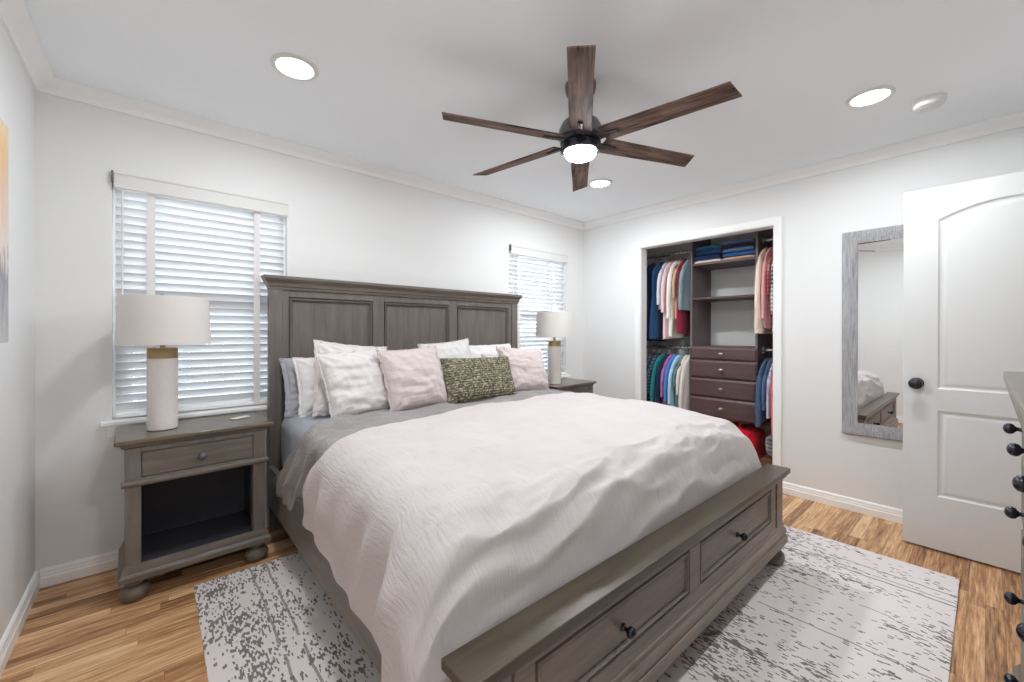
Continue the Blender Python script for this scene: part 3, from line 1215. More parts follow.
# ------------------------------------------------------------------ draped covers
def fbm(x, y, z, oct=3):
    return noise.fractal(Vector((x, y, z)), 0.9, 2.0, oct)


def smooth01(t):
    t = max(0.0, min(1.0, t))
    return t * t * (3 - 2 * t)


def cross(s, zt, a, rad, flare):
    """signed arc length from the bed's centre line -> (dx, dz, drop)"""
    sg = 1 if s >= 0 else -1
    q = abs(s)
    if q < a:
        return s, 0.0, 0.0
    q -= a
    arc = rad * PI / 2
    if q < arc:
        th = q / rad
        return sg * (a + rad * math.sin(th)), -rad * (1 - math.cos(th)), q
    d = q - arc
    return sg * (a + rad + flare * d), -rad - d, q


def ridge(x, y, z):
    return 1 - 2 * abs(noise.noise(Vector((x, y, z))))


def comforter_edge(s):
    """Y of the comforter's head edge at signed distance s from the centre line"""
    return 2.11 - .19 * min(abs(s - .2), 1.22) ** 2


def comforter():
    CXm = 1.543
    ZT = .776
    A, RAD = .912, .108
    HALF = A + RAD * PI / 2 + .300
    m = MB()
    nu, nv = 170, 150
    VF = .70
    def f(u, v):
        s = (u * 2 - 1) * HALF
        ex = 1.0
        if s < 0:
            ex = 1 + .052 * smooth01((v - .05) / .45) + .09 * smooth01((v - .675) / .045)
        se = s
        if abs(s) > A:
            se = (1 if s > 0 else -1) * (A + (abs(s) - A) * (1 + (ex - 1) * 3))
        dx, dz, drop = cross(se, ZT, A, RAD, .05)
        sg = -1 if s < 0 else 1
        hang = smooth01((drop - .06) / .3)
        yh = comforter_edge(s) + .16 * hang
        YB0 = 1.05
        if v < VF:
            y = yh + (YB0 - yh) * v / VF
            dzf = 0.0
            w = (v - VF) * 1.0
            foot = smooth01((v - VF + .12) / .2) * .5
        else:
            th = (v - VF) / (1 - VF)
            y = YB0 - .252 * math.sin(th * PI / 2) ** .85
            dzf = -.335 * (1 - math.cos(th * PI / 2)) ** 1.2
            w = th * .40
            foot = .5 + .5 * smooth01(th * 1.6)
        top = 1 - hang
        x = CXm + dx
        z = ZT + dz + dzf * (1 - .15 * hang)
        # soft puffs and creases over the top
        z += top * (.018 * fbm(x * 2.0, y * 2.4, 1.1) + .007 * fbm(x * 6, y * 7, 4.2) + .006 * ridge(x * 2.6 + y, y * 4.5, 2.0)) - top * .012 * (abs(dx) / A) ** 4
        e = v * (yh - YB0) / VF
        z -= .040 * top * (1 - smooth01(e / .07))
        # folds hanging down the sides: they lean towards the foot as they rise
        k = y + z * .55
        ph = k * 30 + 2.2 * fbm(k * 2.0, 3.3, 0.5)
        mid = hang * (1 - .55 * smooth01((drop - .30) / .12))
        x += sg * mid * (.011 * math.sin(ph) + .014 * ridge(k * 6, z * .8, 7.7) + .004 * fbm(y * 9, z * 5, 3.1))
        x += sg * .022 * math.sin(PI * min(1, drop / .42)) * smooth01(drop / .1)
        if s < 0:
            x -= hang * (.058 * smooth01((v - .675) / .04))
        # cross folds gathered against the footboard shelf
        q = w * 44 + 4.2 * fbm(x * 1.5, w * 4, 5.5) + x * 2.2
        side = 1 - smooth01((dx - .62) / .3)
        calm = 1 - .75 * smooth01((w - .30) / .10)
        g = foot * top * (.35 + .65 * side) * calm
        z += g * (.006 * math.sin(q) + .018 * (ridge(x * 2.4 + w * 6, w * 10, 9.3) - .55) + .010 * (ridge(x * 6 + w * 9, w * 17, 3.3) - .5) + .007 * fbm(x * 9, y * 14, 2.2))
        y -= g * .006 * math.sin(q + .8) * smooth01(w / .1)
        z -= .035 * smooth01((dx - .70) / .3) * smooth01((v - .55) / .3) * top
        z += hang * -.010 * fbm(y * 2, 2.2, 1)
        if y < .800:
            y = .800 + (y - .800) * .1
        return Vector((x, y, z))
    m.grid(f, nu, nv)
    o = m.build('comforter', M['comforter'], None, (CXm, 1.5, .70), angle=180)
    m.set_uv(o, [((i / nu * 2 - 1) * HALF, j / nv * 1.5) for j in range(nv + 1) for i in range(nu + 1)])
    o.location = (CXm, 1.5, .70)
    so = o.modifiers.new('thickness', 'SOLIDIFY')
    so.thickness = .018
    so.offset = -1
    sb = o.modifiers.new('soft', 'SUBSURF')
    sb.levels = sb.render_levels = 1
    tag(o, 'blush white crinkled comforter spread over the lower bed', 'comforter')


comforter()


def quilt():
    CXm = 1.543
    ZT = .748
    A, RAD = .925, .075
    HALF = A + RAD * PI / 2 + .365
    m = MB()
    nu, nv = 190, 60
    def f(u, v):
        s = (u * 2 - 1) * HALF
        dx, dz, drop = cross(s, ZT, A, RAD, .03)
        sg = -1 if s < 0 else 1
        hang = smooth01((drop - .03) / .25)
        yh = 2.47 - .30 * smooth01((abs(s) - .62) / .42) + max(0, drop - .06) * 1.35 + .010 * fbm(s * 3, 1, 1)
        yl = comforter_edge(s) - .10
        y = yh + (yl - yh) * v
        x = CXm + dx
        z = ZT + dz
        top = 1 - hang
        # doubled-over roll along the head edge
        z += .018 * top * math.exp(-((v - .16) / .12) ** 2) - .026 * top * (1 - smooth01(v / .08))
        z += top * (.007 * math.sin(v * 24 + 4 * fbm(s * 2, v * 2, 3)) + .016 * ridge(x * 3, y * 14, 6.1) - .008)
        z -= top * .022 * smooth01((v - .6) / .3)
        # the hanging end falls in narrow diagonal pleats
        ph = (y + z * .9) * 44 + 2.5 * fbm(y * 3, 1.7, 0.3)
        x += sg * hang * (.012 * math.sin(ph) + .020 * ridge((y + z) * 9, z * 2, 1.1)) - sg * hang * .034 * smooth01((v - .30) / .25)
        z += hang * .012 * fbm(y * 6, 3.1, 7)
        return Vector((x, y, z))
    m.grid(f, nu, nv)
    o = m.build('quilt', M['quilt'], None, (CXm, 2.2, .70), angle=180)
    m.set_uv(o, [((i / nu * 2 - 1) * HALF, j / nv * .6) for j in range(nv + 1) for i in range(nu + 1)])
    o.location = (CXm, 2.2, .70)
    so = o.modifiers.new('thickness', 'SOLIDIFY')
    so.thickness = .009
    so.offset = -1
    sb = o.modifiers.new('soft', 'SUBSURF')
    sb.levels = sb.render_levels = 1
    tag(o, 'crinkled grey quilt folded across the bed between pillows and comforter', 'quilt')


quilt()

# ------------------------------------------------------------------ pillows
def pillow(name, label, cat, mat, w, h, t, base, lean, yaw=0.0, roll=0.0, flange=0.0, seed=0.0, group=None, wrinkle=1.0, sag=0.0):
    """base = point the bottom edge rests on; lean = tilt back from upright (rad)"""
    n = 34
    root_off = Vector((0, 0, 0))
    m = MB()
    def side(sg):
        vs = []
        for j in range(n + 1):
            for i in range(n + 1):
                a = -1 + 2 * i / n
                b = -1 + 2 * j / n
                # cluster rows to the rim
                a = math.sin(a * PI / 2) * .35 + a * .65
                b = math.sin(b * PI / 2) * .35 + b * .65
                edge = (1 - abs(a) ** 2.6) * (1 - abs(b) ** 2.6)
                th = t / 2 * max(0, edge) ** .55
                # sides bow inwards, corners stay pointed
                x = w / 2 * a * (1 - .055 * (1 - b * b) * abs(a) ** 3)
                z = h / 2 * b * (1 - .055 * (1 - a * a) * abs(b) ** 3)
                z -= sag * (1 - b * b) * .5 + (sag * .5 * (b > 0) * (1 - a * a) * b)
                wr = (.008 * fbm(a * 1.4 + seed, b * 2.6, sg * .7 + seed) + .006 * fbm(a * 6 + seed, b * 5, sg + 3)) * min(1, th / (t * .2)) * wrinkle
                # creases running in from the corners
                ca = math.atan2(abs(b) - 1, abs(a) - 1)
                rr = math.hypot(abs(a) - 1, abs(b) - 1)
                wr += .007 * wrinkle * math.sin(ca * 9 + seed) * math.exp(-rr * 2.2) * min(1, rr * 4)
                wr += .007 * wrinkle * (ridge(a * 1.1 + seed, b * 4.2 + a * .8, seed + sg) - .5) * min(1, th / (t * .25))
                vs.append(Vector((x, sg * (th + wr * 1.0), z + h / 2)))
        return vs
    F = side(-1)
    B = side(1)
    q = n + 1
    fs = [(j * q + i, j * q + i + 1, (j + 1) * q + i + 1, (j + 1) * q + i) for j in range(n) for i in range(n)]
    rim = [i for i in range(q)] + [j * q + n for j in range(1, q)] + [n * q + i for i in range(n - 1, -1, -1)] + [j * q for j in range(n - 1, 0, -1)]
    for k in rim:
        mid = (F[k] + B[k]) / 2
        F[k] = mid.copy()
        B[k] = mid.copy()
    m.add(F, fs)
    m.add(B, [tuple(reversed(f)) for f in fs])
    o = m.build(name, mat, None, angle=180)
    bm = bmesh.new()
    bm.from_mesh(o.data)
    bmesh.ops.remove_doubles(bm, verts=bm.verts, dist=.0004)
    bmesh.ops.recalc_face_normals(bm, faces=bm.faces)
    bm.to_mesh(o.data)
    bm.free()
    o.data.polygons.foreach_set('use_smooth', [True] * len(o.data.polygons))
    sb = o.modifiers.new('soft', 'SUBSURF')
    sb.levels = sb.render_levels = 1
    if flange:
        fm = MB()
        c = Vector((0, 0, h / 2))
        cnt = len(rim)
        loops = []
        for kk, (sc, th) in enumerate(((.965, .004), (1.0, .004), (1.0 + flange / (w / 2), .0025), (1.0 + flange / (w / 2), -.0025), (1.0, -.004), (.965, -.004))):
            lp = []
            for idx, k in enumerate(rim):
                d = F[k] - c
                p = c + Vector((d.x * sc, 0, d.z * sc))
                p.y = th + (.006 * math.sin(idx * .9 + seed) + .005 * math.sin(idx * 2.1)) * (1 if sc > 1 else 0)
                lp.append(p)
            loops.append(lp)
        loops.append(loops[0])
        fm.rings(loops, False)
        fm.build('flange', mat, o, angle=60)
    o.matrix_world = Matrix.Translation(base) @ Matrix.Rotation(yaw, 4, 'Z') @ Matrix.Rotation(-lean, 4, 'X') @ Matrix.Rotation(roll, 4, 'Y')
    tag(o, label, cat, group)
    return o


PG = 'pillows along the headboard'
D_ = math.radians
pillow('pillow', 'pale grey pillow against the headboard at its left end', 'pillow', M['sham_grey'], .64, .345, .12, (.925, 2.73, .728), D_(18), D_(3), 0, .02, 1.3, PG, 1.4)
pillow('pillow', 'white pillow between the grey pillow and the large white sham on the left', 'pillow', M['pillow_white'], .60, .36, .12, (.945, 2.625, .73), D_(20), D_(2), 0, .008, 2.9, PG)
pillow('pillow', 'large white crinkled sham with narrow flange behind the leftmost square cushion', 'pillow', M['pillow_linen'], .44, .43, .125, (.915, 2.50, .735), D_(18), D_(3), D_(7), .016, 4.1, PG, 1.2)
pillow('throw_pillow', 'leftmost square white linen cushion in the front row of pillows', 'cushion', M['pillow_linen'], .385, .40, .15, (.935, 2.370, .742), D_(22), D_(6), D_(-4), .006, 5.7, PG, 1.2)
pillow('throw_pillow', 'square blush linen cushion just left of the olive knit pillow', 'cushion', M['pillow_blush'], .43, .40, .18, (1.285, 2.325, .745), D_(20), D_(4), D_(-3), .006, 7.3, PG, 1.2)
pillow('throw_pillow', 'cream cushion standing behind the left half of the olive knit pillow', 'cushion', M['pillow_cream'], .42, .43, .16, (1.70, 2.57, .735), D_(14), D_(-2), D_(-5), .010, 8.8, PG)
pillow('pillow', 'white pillow behind the right half of the olive knit pillow', 'pillow', M['pillow_white'], .62, .41, .17, (2.12, 2.69, .73), D_(18), D_(-2), 0, .010, 10.1, PG)
pillow('lumbar_pillow', 'chunky olive green knit lumbar pillow in the middle of the bed', 'cushion', M['knit'], .65, .325, .15, (1.79, 2.325, .742), D_(20), D_(3), D_(1), 0, 11.4, PG, .5)
pillow('throw_pillow', 'rightmost square blush linen cushion leaning right of the olive knit pillow', 'cushion', M['pillow_blush'], .47, .39, .18, (2.29, 2.41, .735), D_(22), D_(-3), D_(4), .006, 12.9, PG, 1.2)
pillow('pillow', 'white pillow tucked behind the rightmost blush cushion', 'pillow', M['pillow_linen'], .48, .34, .15, (2.25, 2.565, .73), D_(20), D_(-3), D_(2), 0, 14.2, PG)

# ------------------------------------------------------------------ nightstands and lamps
def nightstand():
    r = thing('nightstand', 'grey-brown nightstand with open shelf left of the bed', 'nightstand', (0, 0, 0), 0, 'pair of nightstands')
    hw, dp = .275, .375
    y0 = .022
    b = MB()
    pw = .056
    # posts
    b.box(-hw, -hw + pw, y0, y0 + .06, .10, .692).box(hw - pw, hw, y0, y0 + .06, .10, .692)
    # sides, back, shelf floor, dividers
    b.box(-hw, -hw + .022, y0 + .06, dp, .10, .692).box(hw - .022, hw, y0 + .06, dp, .10, .692)
    b.box(-hw + pw, hw - pw, y0, y0 + .03, .672, .692)
    b.box(-hw + pw, hw - pw, y0, y0 + .03, .522, .556)
    b.build('case', M['wood_z'], r, bevel=.003)
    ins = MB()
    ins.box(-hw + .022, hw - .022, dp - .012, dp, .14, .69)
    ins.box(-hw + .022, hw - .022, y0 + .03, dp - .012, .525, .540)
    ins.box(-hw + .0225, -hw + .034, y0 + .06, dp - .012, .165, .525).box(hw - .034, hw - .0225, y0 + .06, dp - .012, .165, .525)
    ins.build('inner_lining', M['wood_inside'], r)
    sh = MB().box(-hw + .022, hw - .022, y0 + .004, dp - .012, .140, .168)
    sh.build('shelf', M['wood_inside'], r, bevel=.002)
    tp = MB()
    tp.box(-.309, .309, 0, .40, .714, .735)
    tp.build('top', M['wood_top'], r, bevel=.005)
    cm = MB().panel(-.30, .30, .008, .395, [(.020, -.022), (.014, -.016), (.010, -.006), (.002, -.002), (0, 0)], lambda u, w, d: Vector((u, w, .714 + d)), fill=True)
    cm.build('top_moulding', M['wood'], r, angle=20)
    mm = MB().prism([(y0 + .002, .520), (y0 - .010, .523), (y0 - .014, .530), (y0 - .014, .538), (y0 - .010, .545), (y0 + .002, .548)], 'x', -hw - .012, hw + .012)
    mm.build('middle_moulding', M['wood'], r, angle=30)
    bs = MB().panel(-hw - .022, hw + .022, y0 - .020, dp + .006, [(0, .100), (0, .122), (.006, .130), (.010, .134), (.012, .146), (.018, .160), (.021, .170)], lambda u, w, d: Vector((u, w, d)), fill=False)
    bs.panel(-hw - .022, hw + .022, y0 - .020, dp + .006, [(0, .100), (.03, .100)], lambda u, w, d: Vector((u, w, d)), fill=True)
    bs.build('base_moulding', M['wood'], r, angle=20)
    d = MB()
    d.panel(-hw + pw + .003, hw - pw - .003, .559, .669, [(0, -.020), (0, .002), (.003, .004), (.02, .004)], lambda u, z, q: Vector((u, y0 + .004 - q, z)), fill=True)
    do = d.build('drawer', M['wood'], r, angle=25)
    knob(do, (0, y0 + .001, .614), '-y', (0, 0, 0), 'gunmetal', 1.05)
    for fx in (-hw + .035, hw - .035):
        for fy in (y0 + .035, dp - .045):
            MB().lathe([(a_ * 1.0, z_ * 1.14) for a_, z_ in BUN], (fx, fy, 0), 28).build('foot', M['wood'], r)
    return r


def rot_about(px, py, rz, lx, ly):
    return px + lx * math.cos(rz) - ly * math.sin(rz), py + lx * math.sin(rz) + ly * math.cos(rz)


ns1 = nightstand()
rz1 = D_(2.2)
ns1.location = (.180, 2.506, 0)
ns1.scale = (1.015, 1, 1.008)
ns1.rotation_euler = (0, 0, rz1)
ns2 = copy_tree(ns1)
ns2['label'] = 'grey-brown nightstand right of the bed, mostly hidden by it'
ns2.location = (3.04, 2.512, 0)
ns2.rotation_euler = (0, 0, D_(4))


def table_lamp():
    r = thing('table_lamp', 'white cylinder table lamp with drum shade on the left nightstand', 'lamp', (0, 0, 0), 0, 'pair of white table lamps')
    MB().lathe([(.056, 0), (.061, .004), (.061, .350), (.060, .356)], (0, 0, 0), 44).build('base', M['ceramic'], r, angle=40)
    MB().lathe([(.0612, .354), (.0612, .402), (.058, .406), (.014, .407)], (0, 0, 0), 44).build('brass_band', M['brass'], r, angle=40)['label'] = 'brushed brass band above the white base'
    MB().lathe([(.011, .405), (.011, .43), (.016, .432), (.016, .470), (.006, .474), (.005, .66)], (0, 0, 0), 20).build('stem', M['brass'], r, angle=40)
    s = MB().lathe([(.188, .430), (.176, .665), (.1735, .665), (.1855, .430), (.188, .430)], (0, 0, 0), 56, caps=False)
    s.v = [(x + .011, y, z - .006) for x, y, z in s.v]
    so = s.build('lamp_shade', M['shade'], r, angle=60)
    for k in range(3):
        a = 2 * PI * k / 3 + .4
        MB().tube([(0, 0, .642), (.011 + .174 * math.cos(a), .174 * math.sin(a), .650)], .0022, 6).build('shade_spoke', M['brass'], so)
    MB().lathe([(.005, .655), (.009, .662), (.009, .672), (.0004, .676)], (0, 0, 0), 14).build('finial', M['brass'], r)
    return r


l1 = table_lamp()
l1.location = (.034, 2.70, .7415)
l2 = copy_tree(l1)
for ch in l2.children:
    if ch.name.startswith(('lamp_shade', 'finial')):
        ch.location.z += .016
l2['label'] = 'white cylinder table lamp with drum shade on the right nightstand'
l2.location = (2.875, 2.665, .7415)

note = MB().box(-.045, .045, -.022, .022, 0, .006)
no = note.build('white_card', M['smoke'], bevel=.002)
nx, ny = rot_about(.180, 2.506, rz1, .20, .23)
no.location = (nx, ny, .7415)
no.rotation_euler = (0, 0, D_(25))
tag(no, 'small flat white card lying on the left nightstand top', 'card')

# ------------------------------------------------------------------ dresser
def dresser():
    X0, X1 = .69, 2.145
    yf, yb = -.079, -.505
    loc = Vector(((X0 + X1) / 2, (yf + yb) / 2, 0))
    r = thing('dresser', 'grey-brown dresser with round dark knobs at the right edge of the room', 'dresser', loc)
    c = MB()
    c.box(X0, X0 + .05, yf - .02, yf, .10, 1.045).box(X1 - .05, X1, yf - .02, yf, .10, 1.045)
    c.box(X0, X0 + .025, yb, yf - .02, .10, 1.045).box(X1 - .025, X1, yb, yf - .02, .10, 1.045)
    c.box(X0 + .025, X1 - .025, yb, yb + .012, .10, 1.045)
    rows = [(.868, 1.022), (.640, .846), (.408, .612), (.182, .392)]
    xm = (X0 + X1) / 2
    for z in (1.034, .857, .626, .400, .165):
        c.box(X0 + .05, X1 - .05, yb + .012, yf - .002, z - .014, z + .014)
    c.box(xm - .015, xm + .015, yb + .012, yf - .002, .16, 1.0)
    c.build('case', M['wood'], r, loc, bevel=.003)
    t = MB().box(X0 - .035, X1 + .045, yb, yf + .042, 1.072, 1.10)
    t.prism([(yf, 1.045), (yf + .012, 1.047), (yf + .018, 1.060), (yf + .030, 1.072), (yb, 1.072), (yb, 1.045)], 'x', X0 - .015, X1 + .02)
    t.build('top', M['wood_top'], r, loc, bevel=.005)
    b = MB().prism([(yb, .075), (yf + .02, .075), (yf + .02, .12), (yf + .008, .135), (yf, .148), (yb, .148)], 'x', X0 - .02, X1 + .02)
    b.build('base_moulding', M['wood'], r, loc, bevel=.003)
    for ri, (z0, z1) in enumerate(rows):
        for ci, (a, bb) in enumerate(((X0 + .055, xm - .018), (xm + .018, X1 - .055))):
            d = MB()
            d.panel(a, bb, z0 + .003, z1 - .003, [(0, -.25), (0, .002), (.004, .006), (.02, .006)], lambda u, z, q: Vector((u, yf + q, z)), fill=True)
            do = d.build('drawer', M['wood'], r, loc, angle=25)
            w = bb - a
            zk = (z0 + z1) / 2
            xs = [a + w * .24, a + w * .76] if ri == 0 else [a + w * .5]
            for x in xs:
                knob(do, (x, yf + .005, zk), '+y', loc, 'iron', .92)
    for fx in (X0 + .05, X1 - .05):
        for fy in (yb + .05, yf - .05):
            MB().lathe([(a_ * .95, z_ * .9) for a_, z_ in BUN], (fx, fy, 0), 24).build('foot', M['wood'], r, loc)


dresser()

# ------------------------------------------------------------------ closet
UX = 3.93               # front of the organiser
UY0, UY1 = 1.285, 1.872
UB = CX1                # closet back


def organiser():
    loc = Vector(((UX + UB) / 2, (UY0 + UY1) / 2, .42))
    r = thing('closet_organizer', 'plum-brown closet tower with two open shelves over four drawers', 'closet organizer', loc)
    for y in (UY0, UY1 - .018):
        MB().box(UX + .012, UB - .003, y, y + .018, .42, 2.26).build('side_panel', M['closet_side'], r, loc, bevel=.001)
    for z in (1.098, 1.560, 1.885):
        MB().box(UX + .014, UB - .003, UY0 + .018, UY1 - .018, z - .018, z).build('shelf', M['closet_wood'], r, loc, bevel=.001)
    hs = [(.955, 1.085), (.805, .948), (.640, .798), (.455, .633)]
    hs = [(.975, 1.088), (.803, .968), (.625, .796), (.440, .618)]
    for z0, z1 in hs:
        d = MB()
        d.panel(UY0 + .002, UY1 - .002, z0, z1, [(0, -.40), (0, 0), (.012, .008), (.016, .011), (.022, .011)], lambda u, z, q: Vector((UX + .010 - q, u, z)), fill=True)
        do = d.build('drawer', M['closet_wood'], r, loc, angle=20)
        knob(do, (UX, (UY0 + UY1) / 2, (z0 + z1) / 2), '-x', loc, 'nickel', .9)
    return r


organiser()
RX = 4.06


def rod(label, y0, y1, z):
    r = thing('closet_rod', label, 'closet rod', (RX, (y0 + y1) / 2, z), 0, 'clothes rods in the closet')
    off = (RX, (y0 + y1) / 2, z)
    MB().tube([(RX, y0 + .004, z), (RX, y1 - .004, z)], .015, 16).build('rail', M['chrome'], r, off)
    for y, s in ((y0, 1), (y1, -1)):
        MB().box(RX - .03, RX + .03, min(y, y + s * .008), max(y, y + s * .008), z - .03, z + .03).build('rod_socket', M['chrome'], r, off, bevel=.004)


ROD_HI, ROD_LO = 2.035, 1.075
rod('upper clothes rod left of the closet tower holding pink and white shirts', UY1, CY1, ROD_HI)
rod('lower clothes rod left of the closet tower holding blue and teal shirts', UY1, CY1, ROD_LO)
rod('upper clothes rod right of the closet tower holding the cream cardigan', CY0, UY0, ROD_HI)
rod('lower clothes rod right of the closet tower holding the coral shirt', CY0, UY0, ROD_LO)

CLOTH = {}


def cloth_mat(name, c, pattern=None):
    if name in CLOTH:
        return CLOTH[name]
    if pattern is None:
        c2 = tuple(min(1, k * 1.25) for k in c[:3]) + (1,)
        mt = fabric(name, c, c2, 0.9, 500, 0.2, 0.8)
    else:
        t = NT(name)
        tc = t.n('ShaderNodeTexCoord')
        sp = t.n('ShaderNodeSeparateXYZ')
        t.l(tc.outputs['Object'], sp.inputs[0])
        sx = t.math('GREATER_THAN', t.math('SINE', t.math('MULTIPLY', sp.outputs['X'], 190)), 0.1)
        sz = t.math('GREATER_THAN', t.math('SINE', t.math('MULTIPLY', sp.outputs['Z'], 190)), 0.1)
        if pattern[0] == 'plaid':
            f = t.math('MULTIPLY', t.math('ADD', sx, sz), .5)
        else:
            f = sz if pattern[0] == 'hstripe' else sx
        t.col(t.mix(f, c, pattern[1]))
        mt = t.set(.9, 0, .2)
    CLOTH[name] = mt
    return mt


def hanger(label, y, zrod):
    """wooden hanger lying across the rod: spans X"""
    r = thing('clothes_hanger', label, 'hanger', (RX, y, zrod), 0, 'hangers on the closet rods')
    pts = []
    for k in range(13):
        a = math.radians(-40 + 250 * k / 12)
        pts.append((-.021 * math.cos(a) * 1.0, 0, -.0 + .021 * math.sin(a)))
    pts.append((0, 0, -.045))
    pts.append((0, 0, -.075))
    MB().tube(pts, .0022, 6).build('hook', M['chrome'], r)
    bar = MB()
    n = 12
    pp = []
    for k in range(n + 1):
        t = -1 + 2 * k / n
        pp.append((t * .180, 0, -.078 - .095 * abs(t) ** 1.2))
    bar.tube(pp, [.006 + .005 * (1 - abs(-1 + 2 * k / n)) for k in range(n + 1)], 8)
    bar.build('bar', M['hanger_wood'], r)
    return r


def garment(name, label, cat, y, zrod, length, mat, half=.215, thick=.055, sleeve=.30, flare=0.0, group='clothes hanging in the closet', seed=0.0, skew=0.0, hlabel=None):
    """a hung top: shoulders along X over the hanger, body falling below, two sleeves"""
    zt = -.094
    drop_ = .115
    m = MB()
    n, rows = 40, 22
    def body(u, v):
        a = 2 * PI * u
        t = v
        if t < .16:
            k = t / .16
            w = .045 + (half - .045) * k ** .8
            z = zt + .022 - drop_ * k ** 1.15
            th = .018 + (thick * .5 - .018) * k
        else:
            k = (t - .16) / .84
            w = half * (1 - .09 * math.sin(min(1, k * 1.6) * PI)) + flare * k
            z = zt + .022 - drop_ - (length - drop_) * k
            th = thick * .5 * (1 + .25 * k)
        ca, sa = math.cos(a), math.sin(a)
        fold = .010 * math.sin(a * 5 + seed * 3 + 2 * t) * smooth01((t - .2) / .5) + .012 * fbm(ca * 2 + seed, sa * 2, t * 3) * smooth01(t / .3)
        x = w * (abs(ca) ** .75) * (1 if ca > 0 else -1)
        yy = (th + fold) * (abs(sa) ** .8) * (1 if sa > 0 else -1) + skew * t * .5
        zz = z + .014 * fbm(ca * 1.5, sa * 1.5 + seed, 4.0) * smooth01((t - .8) / .2)
        return Vector((x, yy, zz))
    m.grid(body, n, rows, closed_u=True)
    m.f.append(tuple(range(n)))
    m.f.append(tuple(rows * n + k for k in range(n))[::-1])
    root = m.build(name, mat, None, angle=70)
    root.location = (RX, y, zrod)
    if sleeve > 0:
        for sg in (-1, 1):
            sm = MB()
            ns, nr = 14, 12
            def sl(u, v):
                a = 2 * PI * u
                cx = sg * (half - .030 + .050 * math.sin(min(1, v * 1.5) * PI / 2))
                z = zt + .030 - drop_ - sleeve * v
                cap = .35 + .65 * smooth01(v / .12)
                rx = .040 * (1 - .25 * v) * cap
                ry = thick * .42 * (1 - .2 * v) * cap
                w_ = 1 + .22 * fbm(math.cos(a) * 2, v * 4, seed + sg)
                return Vector((cx + rx * math.cos(a) * w_, ry * math.sin(a) * w_ + skew * v * sleeve / max(.2, length) * .5, z + .012 * math.cos(a) * (-sg)))
            sm.grid(sl, ns, nr, closed_u=True)
            sm.f.append(tuple(range(ns)))
            sm.f.append(tuple(nr * ns + k for k in range(ns))[::-1])
            sm.build('sleeve', mat, root, angle=70)
    tag(root, label, cat, group)
    hanger('wooden hanger holding the ' + (hlabel or label), y, zrod)
    return root


C = srgb
navy = cloth_mat('navy_cloth', C(28, 52, 84))
hi = [
    # name, label, category, y, length, colour key, colour, half, thick, sleeve, flare
    ('dress', 'long navy dress hanging leftmost on the upper left rod', 'dress', 2.315, .82, ('navy_cloth', C(28, 52, 84), None), .21, .075, .0, .05, 'long navy dress'),
    ('dress', 'deep blue dress hanging second from the left on the upper left rod', 'dress', 2.225, .80, ('deep_blue', C(32, 66, 104), None), .20, .060, .0, .04, 'deep blue dress'),
    ('shirt', 'pale blue-white shirt hanging right of the blue dresses', 'shirt', 2.150, .50, ('pale_blue_white', C(206, 212, 220), None), .19, .045, .34, 0, 'pale blue-white shirt'),
    ('shirt', 'long pale pink shirt on the upper left rod', 'shirt', 2.098, .80, ('pale_pink', C(224, 192, 196), None), .20, .045, .42, .01, 'long pale pink shirt'),
    ('shirt', 'long ivory blouse beside the pale pink shirt', 'blouse', 2.040, .78, ('ivory', C(232, 230, 220), None), .20, .050, .48, .01, 'long ivory blouse'),
    ('shirt', 'tan top between the ivory blouse and the burgundy dress', 'top', 1.998, .60, ('tan_cloth', C(204, 166, 142), None), .17, .035, .28, 0, 'tan top'),
    ('dress', 'burgundy dress under the grey-blue denim shirt', 'dress', 1.958, .74, ('burgundy', C(140, 34, 62), None), .19, .040, 0, .01, 'burgundy dress'),
    ('shirt', 'grey-blue denim shirt hanging against the closet tower', 'shirt', 1.912, .52, ('grey_denim', C(122, 142, 150), None), .205, .050, .40, .02, 'grey-blue denim shirt'),
]
for i, (nm, lb, ct, y, ln, ck, hf, th, slv, fl_, hl) in enumerate(hi):
    garment(nm, lb, ct, y, ROD_HI, ln, cloth_mat(*ck), hf, th, slv, fl_, 'clothes on the upper left rod', i * 1.7, 0, hl)
lo = [
    ('shirt', 'grey-green floral top at the left end of the lower left rod', 'top', 2.320, .60, ('grey_green_floral', C(120, 132, 132), ('plaid', C(60, 84, 110))), .20, .055, .26, 0, 'grey-green floral top'),
    ('shirt', 'navy print top beside the grey-green floral one', 'top', 2.262, .62, ('navy_print', C(40, 58, 92), ('plaid', C(110, 130, 150))), .20, .050, .28, 0, 'navy print top'),
    ('shirt', 'teal long shirt on the lower left rod', 'shirt', 2.204, .72, ('teal', C(30, 120, 122), None), .21, .050, .46, 0, 'teal long shirt'),
    ('shirt', 'dark navy sweater right of the teal shirt', 'sweater', 2.150, .74, ('dark_navy', C(28, 44, 72), None), .21, .050, .50, 0, 'dark navy sweater'),
    ('shirt', 'mauve top between dark navy and bright blue shirts', 'top', 2.104, .62, ('mauve', C(168, 110, 160), None), .20, .038, .30, 0, 'mauve top'),
    ('shirt', 'bright blue shirt on the lower left rod', 'shirt', 2.066, .54, ('bright_blue', C(74, 126, 196), None), .20, .040, .34, 0, 'bright blue shirt'),
    ('shirt', 'light blue shirt right of the bright blue one', 'shirt', 2.024, .66, ('light_blue', C(168, 204, 226), None), .20, .042, .36, 0, 'light blue shirt'),
    ('shirt', 'grey-teal top right of the light blue shirt', 'top', 1.984, .56, ('grey_teal', C(96, 130, 138), None), .18, .035, .2, 0, 'grey-teal top'),
    ('shirt', 'cream knit top second from the closet tower', 'top', 1.948, .52, ('cream', C(222, 212, 196), None), .19, .036, .26, 0, 'cream knit top'),
    ('shirt', 'off-white cardigan against the tower on the lower left rod', 'cardigan', 1.908, .76, ('off_white', C(214, 210, 206), None), .205, .046, .56, 0, 'off-white cardigan'),
]
